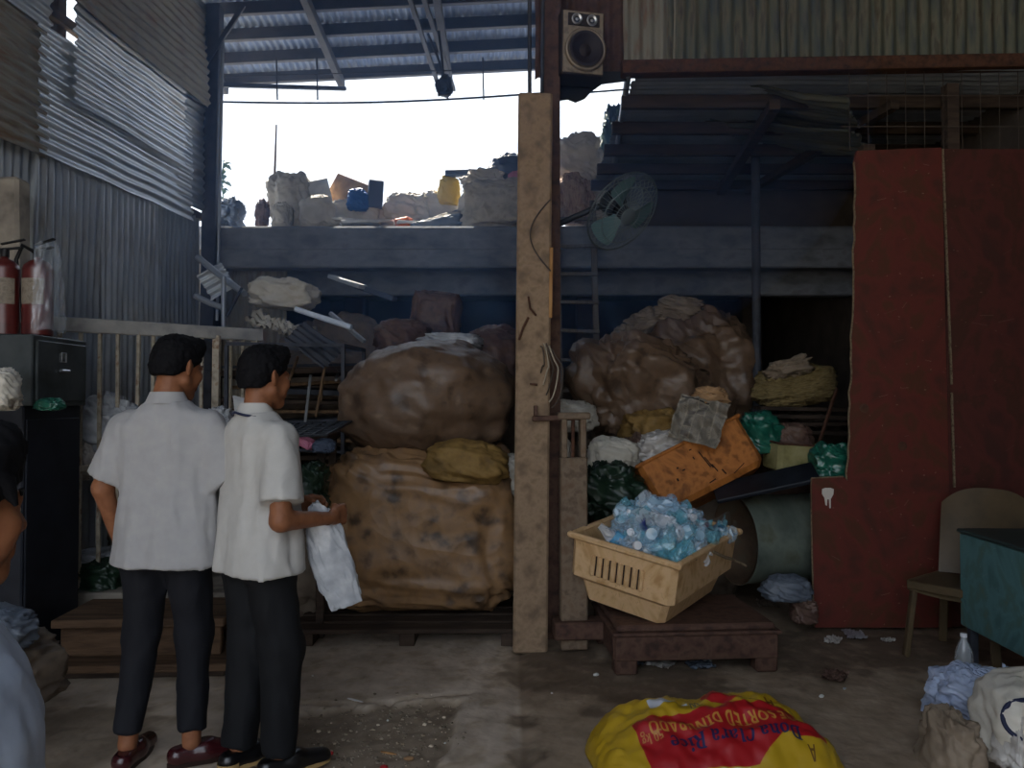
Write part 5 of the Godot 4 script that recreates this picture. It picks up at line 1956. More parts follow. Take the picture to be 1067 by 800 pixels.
	# raised landing and two wooden steps
	var st := thing("wooden_steps", "worn brown wooden steps at the foot of the railing", "steps", Vector3(-1.99, 0, -4.36), turn(0, 3, 0))
	part(st, "tread", box_geo(Vector3(0.90, 0.045, 0.46), 0.006), mt.wood_step, Vector3(0, 0.245, -0.06))
	part(st, "tread", box_geo(Vector3(0.98, 0.04, 0.52), 0.006), mt.wood_step, Vector3(0.02, 0.045, 0.02))
	part(st, "riser", box_geo(Vector3(0.84, 0.165, 0.05), 0.006), mt.wood_step, Vector3(0, 0.085, 0.10))
	part(st, "riser", box_geo(Vector3(0.84, 0.165, 0.05), 0.006), mt.wood_step, Vector3(0, 0.085, -0.24))
	part(st, "sill", box_geo(Vector3(0.9, 0.05, 0.4), 0.006), mt.wood_dark, Vector3(0.02, 0.0, 0.02))
	var ld := Geo.new()
	ld.box(Vector3(-2.2, 0.14, -5.85), Vector3(1.5, 0.28, 2.1), 0.01)
	struct("floor_landing", ld, mt.concrete)

	# things on the landing behind the bars
	sack_at("plastic_bag", "large white crumpled plastic bag behind the railing bars", [74, 408, 138, 470], 5.2, 0.35, 82, mt.film, {"crease": 0.08, "lump": 0.15, "roll": -14.0, "category": "bag"})
	sack_at("plastic_bag", "grey crumpled film low behind the railing bars", [70, 455, 105, 500], 5.1, 0.3, 83, mt.film_clear, {"crease": 0.10, "lump": 0.15, "category": "bag"})
	sack_at("plastic_bag", "pale bag lying on the landing between the railing bars", [80, 570, 128, 592], 5.3, 0.3, 84, mt.film, {"crease": 0.08, "category": "bag"})
	sack_at("sack", "dark green sack on the landing behind the lowest bars", [84, 582, 130, 620], 5.0, 0.3, 85, mt.film_dark_green, {"crease": 0.08})
	sack_at("sack", "dark sack on the landing behind the left visitor", [118, 490, 172, 600], 5.7, 0.4, 86, mt.sack_dark, {"crease": 0.05})
	# grey rag on a dark bag by the left edge
	sack_at("sack", "dark olive bag on the floor at the left edge below the locker", [-60, 655, 52, 740], 3.25, 0.5, 87, mt.sack_dark, {"crease": 0.05, "category": "bag"})
	sack_at("rag", "pointed grey rag on the dark olive bag at the left edge", [-50, 632, 24, 672], 3.1, 0.3, 88, mt.tarp_grey, {"crease": 0.06, "roll": -16.0, "category": "rag"})


func plank(label: String, a: Vector3, b: Vector3, w: float, h: float, m: Material, group := "", called := "plank", category := "plank") -> void:
	var g := Geo.new()
	var c := (a + b) * 0.5
	g.bar(a - c, b - c, w, h, minf(w, h) * 0.15)
	solo(called, label, category, g, m, c, Basis(), group)


func build_left_pile() -> void:
	# scrap heap between the railing and the sacks: stacked boards, sheet metal, pipes
	var r := RandomNumberGenerator.new()
	r.seed = 21
	for k in 20:
		var y := 0.30 + k * 0.075
		var w := r.randf_range(1.0, 1.5)
		var x := -1.62 + r.randf_range(-0.12, 0.12)
		var z := -6.35 + r.randf_range(-0.15, 0.15)
		var g := box_geo(Vector3(w, r.randf_range(0.02, 0.05), r.randf_range(0.3, 0.6)), 0.004)
		solo("board", "dusty dark board in the stack behind the right visitor", "board", g, [mt.wood_dark, mt.steel, mt.wood][k % 3], Vector3(x, y, z), turn(r.randf_range(-3, 3), r.randf_range(-14, 14), r.randf_range(-3, 3)), "boards stacked behind the visitors")
	var tbl := thing("scrap_table", "thin steel table frame standing over the stacked boards", "table", Vector3(-1.60, 0, -5.85), turn(0, -6, 0))
	var tf := Geo.new()
	tf.bar(Vector3(-0.45, 1.86, 0.2), Vector3(0.42, 1.84, 0.2), 0.025, 0.025)
	tf.bar(Vector3(-0.45, 1.86, -0.3), Vector3(0.42, 1.84, -0.3), 0.025, 0.025)
	tf.bar(Vector3(0.42, 1.84, -0.3), Vector3(0.42, 1.84, 0.2), 0.025, 0.025)
	part(tbl, "frame", tf, mt.steel)
	for q: Vector2 in [Vector2(0.42, 0.2), Vector2(0.42, -0.3), Vector2(-0.45, 0.2), Vector2(-0.45, -0.3)]:
		var lg := Geo.new()
		lg.bar(Vector3(q.x, 0, q.y), Vector3(q.x, 1.85, q.y), 0.025, 0.025)
		part(tbl, "leg", lg, mt.steel)
	# folded sheet metal on top
	var sh := Geo.new()
	sh.t = Transform3D(turn(0, 10, 0), Vector3.ZERO)
	sh.quad(Vector3(-0.3, 0.0, 0.1), Vector3(0.12, 0.10, 0.12), Vector3(0.10, 0.12, -0.2), Vector3(-0.26, 0.02, -0.2))
	sh.quad(Vector3(0.12, 0.10, 0.12), Vector3(0.30, -0.12, 0.1), Vector3(0.28, -0.10, -0.2), Vector3(0.10, 0.12, -0.2))
	solo("sheet_metal", "bent grey metal sheet lying on the scrap table frame", "sheet metal", sh, mt.zinc_dull, spot(316, 378, 5.75))
	solo("corrugated_scrap", "short bent corrugated strip hanging off the scrap table", "sheet metal", corrugated(0.22, 0.36, 140, 0.05, 0.01), mt.steel, spot(348, 374, 5.7), turn(-30, 20, 48))
	sack_at("sack", "pale dusty sack lying on top of the left scrap heap", [262, 289, 328, 322], 6.7, 0.4, 90, mt.sack_cream, {"round": 0.8, "lump": 0.14, "crease": 0.04, "roll": -5.0})
	solo("sheet_metal", "pinkish torn sheet hanging below the pale sack", "sheet", crumpled(0.5, 0.2, 0.12, 7), mt.pink_plastic if false else mt.sack_grey, spot(290, 350, 6.3), turn(20, 0, -18))
	var ft := Geo.new()
	ft.tube([spot(308, 322, 6.1), spot(366, 341, 6.0)], 0.022, 12)
	solo("fluorescent_tube", "bright white tube lying slanted across the left scrap heap", "tube", ft, mt.tube_white)
	plank("grey bar leaning right of the white tube on the left heap", spot(344, 326, 6.4), spot(380, 356, 6.2), 0.035, 0.03, mt.zinc_dull, "", "metal_bar", "bar")
	plank("pale broken board jutting out under the slab edge", spot(346, 288, 7.2), spot(378, 299, 7.0), 0.12, 0.04, mt.zinc, "")
	plank("short grey board end beside the pale broken board", spot(372, 298, 7.1), spot(412, 312, 7.0), 0.10, 0.05, mt.slate, "")
	plank("thin upright lath leaning on the board stack", spot(329, 434, 5.5), spot(339, 380, 5.7), 0.016, 0.016, mt.wood)
	# pipes and crossbars by the end of the sheet wall
	for q: Array in [["slanted steel pipe running down from the end of the sheet wall", 206, 268, 7.0, 255, 306, 6.6, 0.028], ["level pale pipe below the slanted pipe", 203, 308, 6.6, 236, 322, 6.6, 0.026], ["upright pipe standing under the slanted pipe", 233, 288, 6.5, 233, 345, 6.5, 0.02], ["thin curved rod behind the slanted pipe", 252, 300, 6.6, 236, 330, 6.5, 0.012]]:
		var g := Geo.new()
		g.tube([spot(q[1], q[2], q[3]), spot((q[1] + q[4]) * 0.5, (q[2] + q[5]) * 0.5 + 1.0, (q[3] + q[6]) * 0.5), spot(q[4], q[5], q[6])], q[7], 10)
		solo("pipe", q[0], "pipe", g, mt.pipe if q[1] != 252 else mt.steel)
	solo("corrugated_scrap", "small pale corrugated offcut at the end of the sheet wall", "sheet metal", corrugated(0.26, 0.24, 141, 0.06, 0.012), mt.zinc, spot(213, 300, 7.0), turn(0, 10, -58))
	# black plastic grates and odds and ends at table height beside the right visitor
	var gt := thing("plastic_grate", "black plastic grate lying flat beside the right visitor's head", "grate", spot(318, 448, 4.9), turn(8, -6, 2))
	for k in 7:
		part(gt, "slat", box_geo(Vector3(0.46, 0.012, 0.018), 0.002), mt.black_grate, Vector3(0, 0, -0.24 + k * 0.08))
	for k in 6:
		part(gt, "slat", box_geo(Vector3(0.018, 0.014, 0.50), 0.002), mt.black_grate, Vector3(-0.22 + k * 0.088, 0, 0))
	var stand := thing("work_bench", "dark bench under the black grate and the small scrap", "bench", Vector3(-1.62, 0, -5.05), turn(0, 4, 0))
	part(stand, "top", box_geo(Vector3(0.95, 0.04, 0.55), 0.006), mt.wood_dark, Vector3(0, 1.20, 0))
	for q: Vector2 in [Vector2(-0.43, 0.23), Vector2(0.43, 0.23), Vector2(-0.43, -0.23), Vector2(0.43, -0.23)]:
		part(stand, "leg", box_geo(Vector3(0.05, 1.2, 0.05), 0.004), mt.wood_dark, Vector3(q.x, 0, q.y))
	sack_at("plastic_bottle_bundle", "crushed clear cartons between the two standing visitors", [215, 424, 242, 446], 4.9, 0.15, 91, mt.film, {"crease": 0.14, "lump": 0.25, "fine": 7.0, "category": "carton"})
	sack_at("plastic_scrap", "small pink plastic scrap on the bench beside the right visitor", [306, 453, 326, 466], 4.75, 0.1, 92, mt.pink_plastic, {"crease": 0.08, "roll": -28.0, "category": "plastic"})
	sack_at("plastic_scrap", "dark grey plastic scrap on the bench next to the pink scrap", [326, 456, 350, 472], 4.75, 0.12, 93, mt.slate, {"crease": 0.08, "category": "plastic"})
	sack_at("leafy_rubbish", "dark green leafy rubbish behind the right visitor's arm", [306, 480, 342, 530], 4.7, 0.25, 94, mt.film_dark_green, {"crease": 0.14, "lump": 0.2, "fine": 8.0, "category": "rubbish"})
	for k in 6:
		plank("thin slanted lath sticking out of the dark left heap", spot(270 + k * 16, 440 - (k % 3) * 22, 5.9), spot(282 + k * 14, 372 + (k % 2) * 16, 6.2), 0.02, 0.02, mt.wood if k % 2 == 0 else mt.zinc_dull, "laths in the left heap", "lath", "lath")
	sack_at("sack", "dark sack beneath the bench beside the right visitor", [300, 520, 350, 640], 5.2, 0.4, 95, mt.sack_dark, {"crease": 0.05})


# ---------------------------------------------------------------- goods on the upper floor

func build_upper_floor_goods() -> void:
	var d := 7.9
	var low := 240
	sack_at("sack", "tall grey sack standing at the left of the upper floor edge", [284, 180, 332, low], d + 0.1, 0.35, 100, mt.sack_grey, {"round": 0.75, "lump": 0.15, "crease": 0.05, "fine": 3.0, "tip": 0.12, "roll": 9.0})
	sack_at("sack", "round pale sack in front of the tall grey sack upstairs", [312, 203, 350, low], d - 0.05, 0.25, 101, mt.sack_white, {"lump": 0.1, "crease": 0.04})
	sack_at("plastic_bag", "bright white bag at the foot of the tall grey sack upstairs", [284, 210, 306, low], d - 0.1, 0.2, 102, mt.sack_white, {"lump": 0.12, "crease": 0.06, "category": "bag"})
	solo("carton", "opened tan cardboard carton leaning behind the pale sack upstairs", "carton", box_geo(Vector3(0.46, 0.34, 0.04), 0.006), mt.card_tan, spot(356, 218, d + 0.15), turn(-12, -10, -24))
	solo("carton", "grey cardboard flap leaning against the tan carton upstairs", "carton", box_geo(Vector3(0.22, 0.36, 0.03), 0.006), mt.white_board, spot(338, 222, d + 0.05), turn(-8, 6, 14))
	sack_at("plastic_bag", "blue plastic bag between the carton and the slate box upstairs", [362, 196, 384, 220], d + 0.05, 0.2, 103, mt.blue_plastic, {"crease": 0.08, "category": "bag"})
	solo("plastic_box", "slate blue box standing among the boards upstairs", "box", box_geo(Vector3(0.15, 0.28, 0.2), 0.01), mt.slate, spot(390, 218, d + 0.15), turn(0, 15, -3))
	sack_at("plastic_bag", "pale rubbish bag under the blue bag upstairs", [340, 206, 400, low], d + 0.2, 0.3, 123, mt.sack_white, {"crease": 0.08, "category": "bag"})
	var bx := [352, 372, 396, 366, 404, 420, 384, 346, 410, 436]
	for k in 10:
		var w := 0.34 + 0.09 * (k % 4)
		solo("board", "flat pale board lying near the upper floor edge", "board", box_geo(Vector3(w, 0.028, 0.16), 0.004), [mt.white_board, mt.sack_grey, mt.grey_plastic][k % 3], Vector3(spot(bx[k], 229, d).x, 3.122 + 0.035 * (k % 4) + 0.02 * (k / 4), -d + 0.06 - 0.05 * (k % 3)), turn(0, -12 + k * 4, rng.randf_range(-5, 5)), "pale boards at the upper floor edge")
	solo("carton", "small tan box upstairs above the orange box", "carton", box_geo(Vector3(0.16, 0.16, 0.12), 0.006), mt.card_tan, Vector3(spot(427, 215, d + 0.3).x, 3.27, -d - 0.25), turn(0, 20, -16))
	sack_at("plastic_bag", "white rubbish bag under the small tan box upstairs", [398, 200, 448, low], d + 0.3, 0.3, 124, mt.sack_white, {"crease": 0.09, "lump": 0.15, "category": "bag"})
	solo("plastic_box", "small orange red box at the upper floor edge", "box", box_geo(Vector3(0.15, 0.14, 0.12), 0.01), mt.orange_plastic, Vector3(spot(422, 226, d - 0.1).x, 3.12, -d + 0.1), turn(0, -20, 6))
	sack_at("plastic_jug", "yellow plastic jug behind the dark tarpaulin upstairs", [457, 182, 479, 214], d + 0.25, 0.16, 104, mt.yellow_plastic, {"crease": 0.05, "category": "jug"})
	sack_at("plastic_bag", "white film bag behind the yellow jug upstairs", [436, 196, 480, low], d + 0.35, 0.25, 105, mt.sack_white, {"crease": 0.08, "category": "bag"})
	for k in 3:
		solo("tarpaulin", ["folded slate tarpaulin sloping towards the white sack upstairs", "grey tarpaulin edge under the sloping slate one upstairs", "dark folded tarpaulin at the back of the sloping pair upstairs"][k], "tarpaulin", sack(Vector3(0.62 - 0.08 * k, 0.14, 0.3), 106 + k, {"round": 0.6, "lump": 0.12, "crease": 0.05}), mt.tarp_grey if k != 1 else mt.sack_grey, Vector3(spot(456 + k * 6, 228, d).x, 3.125 + 0.06 * k, -d + 0.06 - 0.14 * k), turn(0, 8, 13 + k * 5))
	sack_at("sack", "big white sack lying on the upper floor beside the pillar", [479, 187, 552, low], d - 0.02, 0.4, 110, mt.sack_grey, {"round": 0.6, "lump": 0.12, "crease": 0.04, "fine": 3.5})
	sack_at("plastic_bag", "crumpled white film on top of the big white sack upstairs", [482, 177, 528, 202], d + 0.1, 0.25, 111, mt.sack_white, {"crease": 0.12, "lump": 0.2, "category": "bag"})
	plank("slate board jutting above the big white sack upstairs", spot(464, 181, d + 0.2), spot(504, 180, d + 0.2), 0.10, 0.06, mt.slate)
	sack_at("sack", "dark bundle heaped behind the big white sack upstairs", [506, 160, 560, 205], d + 0.3, 0.4, 112, mt.slate, {"crease": 0.06, "lump": 0.15, "category": "bundle"})
	sack_at("plastic_bag", "pink scrap of cloth beside the pillar upstairs", [529, 178, 546, 196], d, 0.12, 113, mt.pink_plastic, {"crease": 0.08, "category": "cloth"})
	sack_at("sack", "pale bag hidden under the dark bundle upstairs", [500, 190, 575, low], d + 0.35, 0.4, 121, mt.sack_white, {"crease": 0.05})
	# right of the pillar
	sack_at("sack", "white knotted sack on top of the pile right of the pillar upstairs", [576, 140, 628, 192], d + 0.3, 0.35, 114, mt.sack_white, {"crease": 0.08, "lump": 0.16, "tip": 0.12})
	sack_at("sack", "brown grey sack next to the loft pipe upstairs", [600, 160, 650, 210], d + 0.4, 0.35, 115, mt.sack_cream, {"crease": 0.07, "lump": 0.14})
	sack_at("cloth_bundle", "red and beige striped cloth bundle above the ladder", [574, 182, 618, 232], d - 0.05, 0.3, 116, mt.cloth_stripe, {"crease": 0.08, "lump": 0.14, "category": "cloth"})
	sack_at("sack", "pale sack at the bottom of the pile above the ladder", [585, 192, 655, low], d + 0.3, 0.35, 117, mt.sack_grey, {"crease": 0.05})
	sack_at("sack", "dark green bundle rising beside the loft pipe upstairs", [624, 112, 672, 190], d + 0.6, 0.4, 118, mt.film_dark_green, {"crease": 0.10, "lump": 0.2, "fine": 6.0, "category": "bundle"})
	sack_at("sack", "sack hidden under the dark green bundle upstairs", [620, 175, 690, low], d + 0.6, 0.4, 122, mt.sack_dark, {"crease": 0.05})
	# left end: small scraps, a stick with rag, a weed
	sack_at("plastic_scrap", "blue grey crumpled scraps at the far left of the upper floor", [222, 205, 252, 236], d, 0.2, 119, mt.tarp_grey, {"crease": 0.14, "lump": 0.3, "fine": 7.0, "category": "scrap"})
	sack_at("plastic_scrap", "small brown knob of rag left of the tall grey sack upstairs", [267, 206, 280, 236], d, 0.1, 120, mt.sack_plum, {"crease": 0.12, "lump": 0.25, "category": "rag"})
	var stk := Geo.new()
	stk.tube([spot(287, 231, 8.0), spot(288, 206, 8.0), spot(286, 190, 8.0), spot(288, 130, 8.0)], [0.035, 0.03, 0.014, 0.008], 7)
	solo("stick", "thin crooked pole standing left of the tall grey sack upstairs", "pole", stk, mt.wood)
	var weed := thing("weed", "spindly leafy weed growing beyond the far left of the upper floor", "plant", spot(231, 231, 8.6))
	var stem := Geo.new()
	stem.tube([Vector3(0, 0, 0), Vector3(0.02, 0.25, 0), Vector3(0.0, 0.45, 0.02), Vector3(0.02, 0.68, 0)], 0.006, 6)
	part(weed, "stem", stem, mt.foliage)
	var leaf := Geo.new()
	leaf.grid(4, 6, func(u: float, v: float) -> Vector3:
		var w := sin(v * PI) * 0.03
		return Vector3((u - 0.5) * 2.0 * w, 0.02 * sin(v * PI) + 0.01 * absf(u - 0.5), v * 0.10), false, true)
	var lm := leaf.mesh()
	for k in 26:
		part(weed, "leaf", lm, mt.foliage, Vector3(0.01, 0.18 + 0.5 * float(k) / 26.0, 0.0), turn(rng.randf_range(-40, 30), rng.randf_range(0, 360), rng.randf_range(-30, 30)))


func build_hanging_things() -> void:
	# wires across the opening
	for k in 2:
		var g := Geo.new()
		var pts := []
		for i in 21:
			var s := float(i) / 20.0
			pts.append(spot(lerpf(222, 566, s), lerpf(106, 97, s) + 5.0 * sin(s * PI) * (1 - k) - 26.0 * k, 7.6))
		g.tube(pts, 0.010 - 0.004 * k, 6)
		solo("wire", ["sagging wire strung across the bright opening", "thin upper wire just under the roof edge"][k], "wire", g, mt.steel)
	var g2 := Geo.new()
	g2.tube([spot(578, 99, 5.2), spot(655, 93, 5.2)], 0.006, 6)
	solo("wire", "short wire right of the pillar below the loudspeaker", "wire", g2, mt.steel)
	for k in 3:
		var w := Geo.new()
		var px: float = [288.0, 330.0, 503.0][k]
		w.tube([spot(px, 60, 7.6), spot(px + 1, 104, 7.6)], 0.008, 6)
		solo("wire", ["short drop wire left of the first rafter", "short drop wire under the first rafter", "short drop wire near the pillar"][k], "wire", w, mt.steel)
	# dark pulley bundle hanging from the roof
	var pu := thing("hanging_pulley", "dark pulley with a tangle of rope hanging under the roof edge", "pulley", spot(463, 100, 7.7))
	var pg := Geo.new()
	pg.t = Transform3D(Basis(Vector3.BACK, PI * 0.5), Vector3(0, 0.09, 0))
	pg.lathe([Vector2(0.0, -0.03), Vector2(0.07, -0.03), Vector2(0.055, 0.0), Vector2(0.07, 0.03), Vector2(0.0, 0.03)], 16)
	part(pu, "wheel", pg, mt.steel)
	part(pu, "rope_tangle", sack(Vector3(0.16, 0.2, 0.14), 130, {"crease": 0.12, "lump": 0.25, "fine": 7.0}), mt.steel)
	var rp := Geo.new()
	rp.tube([Vector3(0, 0.1, 0), Vector3(-0.05, 0.34, 0), Vector3(-0.16, 0.6, 0.05)], 0.014, 6)
	rp.tube([Vector3(0, 0.1, 0), Vector3(-0.02, 0.34, 0.02), Vector3(-0.05, 0.62, 0.06)], 0.014, 6)
	part(pu, "rope", rp, mt.steel)

	# loudspeaker on the dark sheet
	var sp := thing("loudspeaker", "old loudspeaker box with a round woofer hung high on the post", "loudspeaker", spot(607, 78, 4.76), turn(3, 12, 0))
	part(sp, "box", box_geo(Vector3(0.27, 0.385, 0.22), 0.008), mt.speaker_box, Vector3(0, 0, -0.11))
	part(sp, "front_panel", box_geo(Vector3(0.255, 0.37, 0.012), 0.005), mt.speaker_front, Vector3(0, 0.008, 0.004))
	var wf := Geo.new()
	wf.t = Transform3D(Basis(Vector3.RIGHT, PI * 0.5), Vector3(0.01, 0.145, 0.012))
	wf.lathe([Vector2(0.128, -0.004), Vector2(0.130, 0.016), Vector2(0.120, 0.024), Vector2(0.108, 0.018), Vector2(0.104, 0.010)], 36)
	part(sp, "woofer_ring", wf, mt.speaker_ring)
	var wc := Geo.new()
	wc.t = Transform3D(Basis(Vector3.RIGHT, PI * 0.5), Vector3(0.01, 0.145, 0.034))
	wc.lathe([Vector2(0.106, 0.012), Vector2(0.092, 0.016), Vector2(0.085, 0.006), Vector2(0.04, -0.02), Vector2(0.036, -0.02), Vector2(0.03, -0.008), Vector2(0.0, -0.002)], 36)
	part(sp, "woofer_cone", wc, mt.speaker_cone)
	var hn := Geo.new()
	hn.box(Vector3(0.0, 0.325, 0.012), Vector3(0.20, 0.075, 0.008), 0.003)
	part(sp, "tweeter_plate", hn, mt.speaker_box)
	for k in 2:
		var tw := Geo.new()
		tw.t = Transform3D(Basis(Vector3.RIGHT, PI * 0.5), Vector3(-0.045 + k * 0.095, 0.325, 0.016))
		tw.lathe([Vector2(0.034, 0.0), Vector2(0.034, 0.008), Vector2(0.026, 0.010), Vector2(0.016, -0.004), Vector2(0.0, 0.006)], 20)
		part(sp, "tweeter", tw, mt.chrome)

	# caged wall fan on an arm from the steel post
	var nrm := Vector3(0.51, -0.62, 0.62).normalized()
	var up := Vector3(0.55, 0.83, 0.0)
	up = (up - nrm * up.dot(nrm)).normalized()
	var fb := Basis(up.cross(nrm), up, nrm)
	var fan := thing("wall_fan", "caged grey fan mounted right of the post below the opening", "fan", spot(649, 221, 4.85), fb)
	var R := 0.262
	for s in 2:
		var cage := Geo.new()
		var zc := 0.055 if s == 0 else -0.055
		for rr: float in [R, R * 0.72, R * 0.36]:
			var pts := []
			for i in 33:
				var a := TAU * i / 32.0
				pts.append(Vector3(cos(a) * rr, sin(a) * rr, (zc if rr < R else 0.0) * (1.0 - 0.25 * rr / R)))
			cage.tube(pts, 0.005 if rr == R else 0.0028, 6, false)
		for i in 36:
			var a := TAU * i / 36.0
			var c := Vector3(cos(a), sin(a), 0)
			cage.tube([c * 0.05 + Vector3(0, 0, zc * 1.05), c * R * 0.75 + Vector3(0, 0, zc * 0.8), c * R], 0.0017, 4, false)
		part(fan, "front_cage" if s == 0 else "rear_cage", cage, mt.fan_cage)
	var hubg := Geo.new()
	hubg.t = Transform3D(Basis(Vector3.RIGHT, PI * 0.5), Vector3.ZERO)
	hubg.lathe([Vector2(0.0, 0.045), Vector2(0.03, 0.04), Vector2(0.045, 0.02), Vector2(0.045, -0.03), Vector2(0.0, -0.03)], 20)
	part(fan, "hub", hubg, mt.fan_body)
	var badge := Geo.new()
	badge.t = Transform3D(Basis(Vector3.RIGHT, PI * 0.5), Vector3(0, 0, 0.058))
	badge.lathe([Vector2(0.0, 0.006), Vector2(0.05, 0.004), Vector2(0.055, -0.004)], 20)
	part(fan, "cage_badge", badge, mt.fan_cage)
	for k in 3:
		var bl := Geo.new()
		bl.grid(10, 12, func(u: float, v: float) -> Vector3:
			var r := lerpf(0.035, 0.225, v)
			var half := lerpf(0.25, 0.62, sqrt(v)) * (1.0 - 0.25 * pow(v, 6.0))
			var a := (u - 0.5) * 2.0 * half
			return Vector3(cos(a) * r, sin(a) * r, (u - 0.5) * 0.055 * (1.0 - 0.3 * v)))
		part(fan, "blade", bl, mt.fan_blade, Vector3.ZERO, Basis(Vector3.BACK, TAU * k / 3.0 + 0.5))
	var mo := Geo.new()
	mo.t = Transform3D(Basis(Vector3.RIGHT, PI * 0.5), Vector3.ZERO)
	mo.lathe([Vector2(0.05, -0.04), Vector2(0.075, -0.06), Vector2(0.075, -0.15), Vector2(0.05, -0.18), Vector2(0.0, -0.19)], 20)
	part(fan, "motor", mo, mt.fan_body)
	var armg := Geo.new()
	var inv := fan.transform.affine_inverse()
	armg.tube([Vector3(0, 0, -0.14), inv * Vector3(0.40, 2.62, -5.0), inv * Vector3(0.27, 2.55, -4.95)], 0.02, 8)
	part(fan, "bracket", armg, mt.fan_body)


# ---------------------------------------------------------------- people

func hand_into(g: Geo, base: Transform3D, wrist: Vector3, dir: Vector3, palm: Vector3, thumb: Vector3, curl: float) -> void:
	var y := -dir.normalized()
	var z := -(palm - y * palm.dot(y)).normalized()
	var x := y.cross(z)
	var sx := 1.0 if x.dot(thumb) > 0.0 else -1.0
	var f := Field.new(Vector3(-0.075, -0.215, -0.11), Vector3(0.075, 0.035, 0.035), 0.0035)
	f.bone(Vector3(0, 0.03, 0), Vector3(0, -0.01, 0), 0.026, 0.024, 0.02)
	var spread := [0.030, 0.010, -0.010, -0.029]
	var lens := [[0.042, 0.026, 0.020], [0.046, 0.029, 0.021], [0.043, 0.027, 0.020], [0.034, 0.021, 0.018]]
	for k in 4:
		var a := Vector3(sx * spread[k] * 0.6, -0.012, 0)
		var b := Vector3(sx * spread[k], -0.085 + 0.006 * absf(k - 1.2), 0)
		f.bone(a, b, 0.013, 0.0125, 0.014)
		var ang := 0.15 + curl * 0.3
		var p := b
		for j in 3:
			var q: Vector3 = p + Vector3(sx * spread[k] * 0.12, -cos(ang), -sin(ang)).normalized() * lens[k][j]
			f.bone(p, q, [0.0098, 0.009, 0.0082][j], [0.009, 0.0082, 0.007][j], 0.004)
			p = q
			ang += curl * [0.95, 0.7, 0.5][j]
	f.bone(Vector3(sx * 0.012, -0.018, -0.004), Vector3(sx * 0.038, -0.05, -0.018), 0.017, 0.0125, 0.014)
	f.bone(Vector3(sx * 0.038, -0.05, -0.018), Vector3(sx * (0.05 - 0.015 * curl), -0.078, -0.030 - 0.012 * curl), 0.0115, 0.0105, 0.006)
	f.bone(Vector3(sx * (0.05 - 0.015 * curl), -0.078, -0.030 - 0.012 * curl), Vector3(sx * (0.048 - 0.028 * curl), -0.10, -0.038 - 0.016 * curl), 0.0102, 0.008, 0.005)
	g.t = base * Transform3D(Basis(x, y, z), wrist)
	f.into(g)
	g.t = Transform3D()


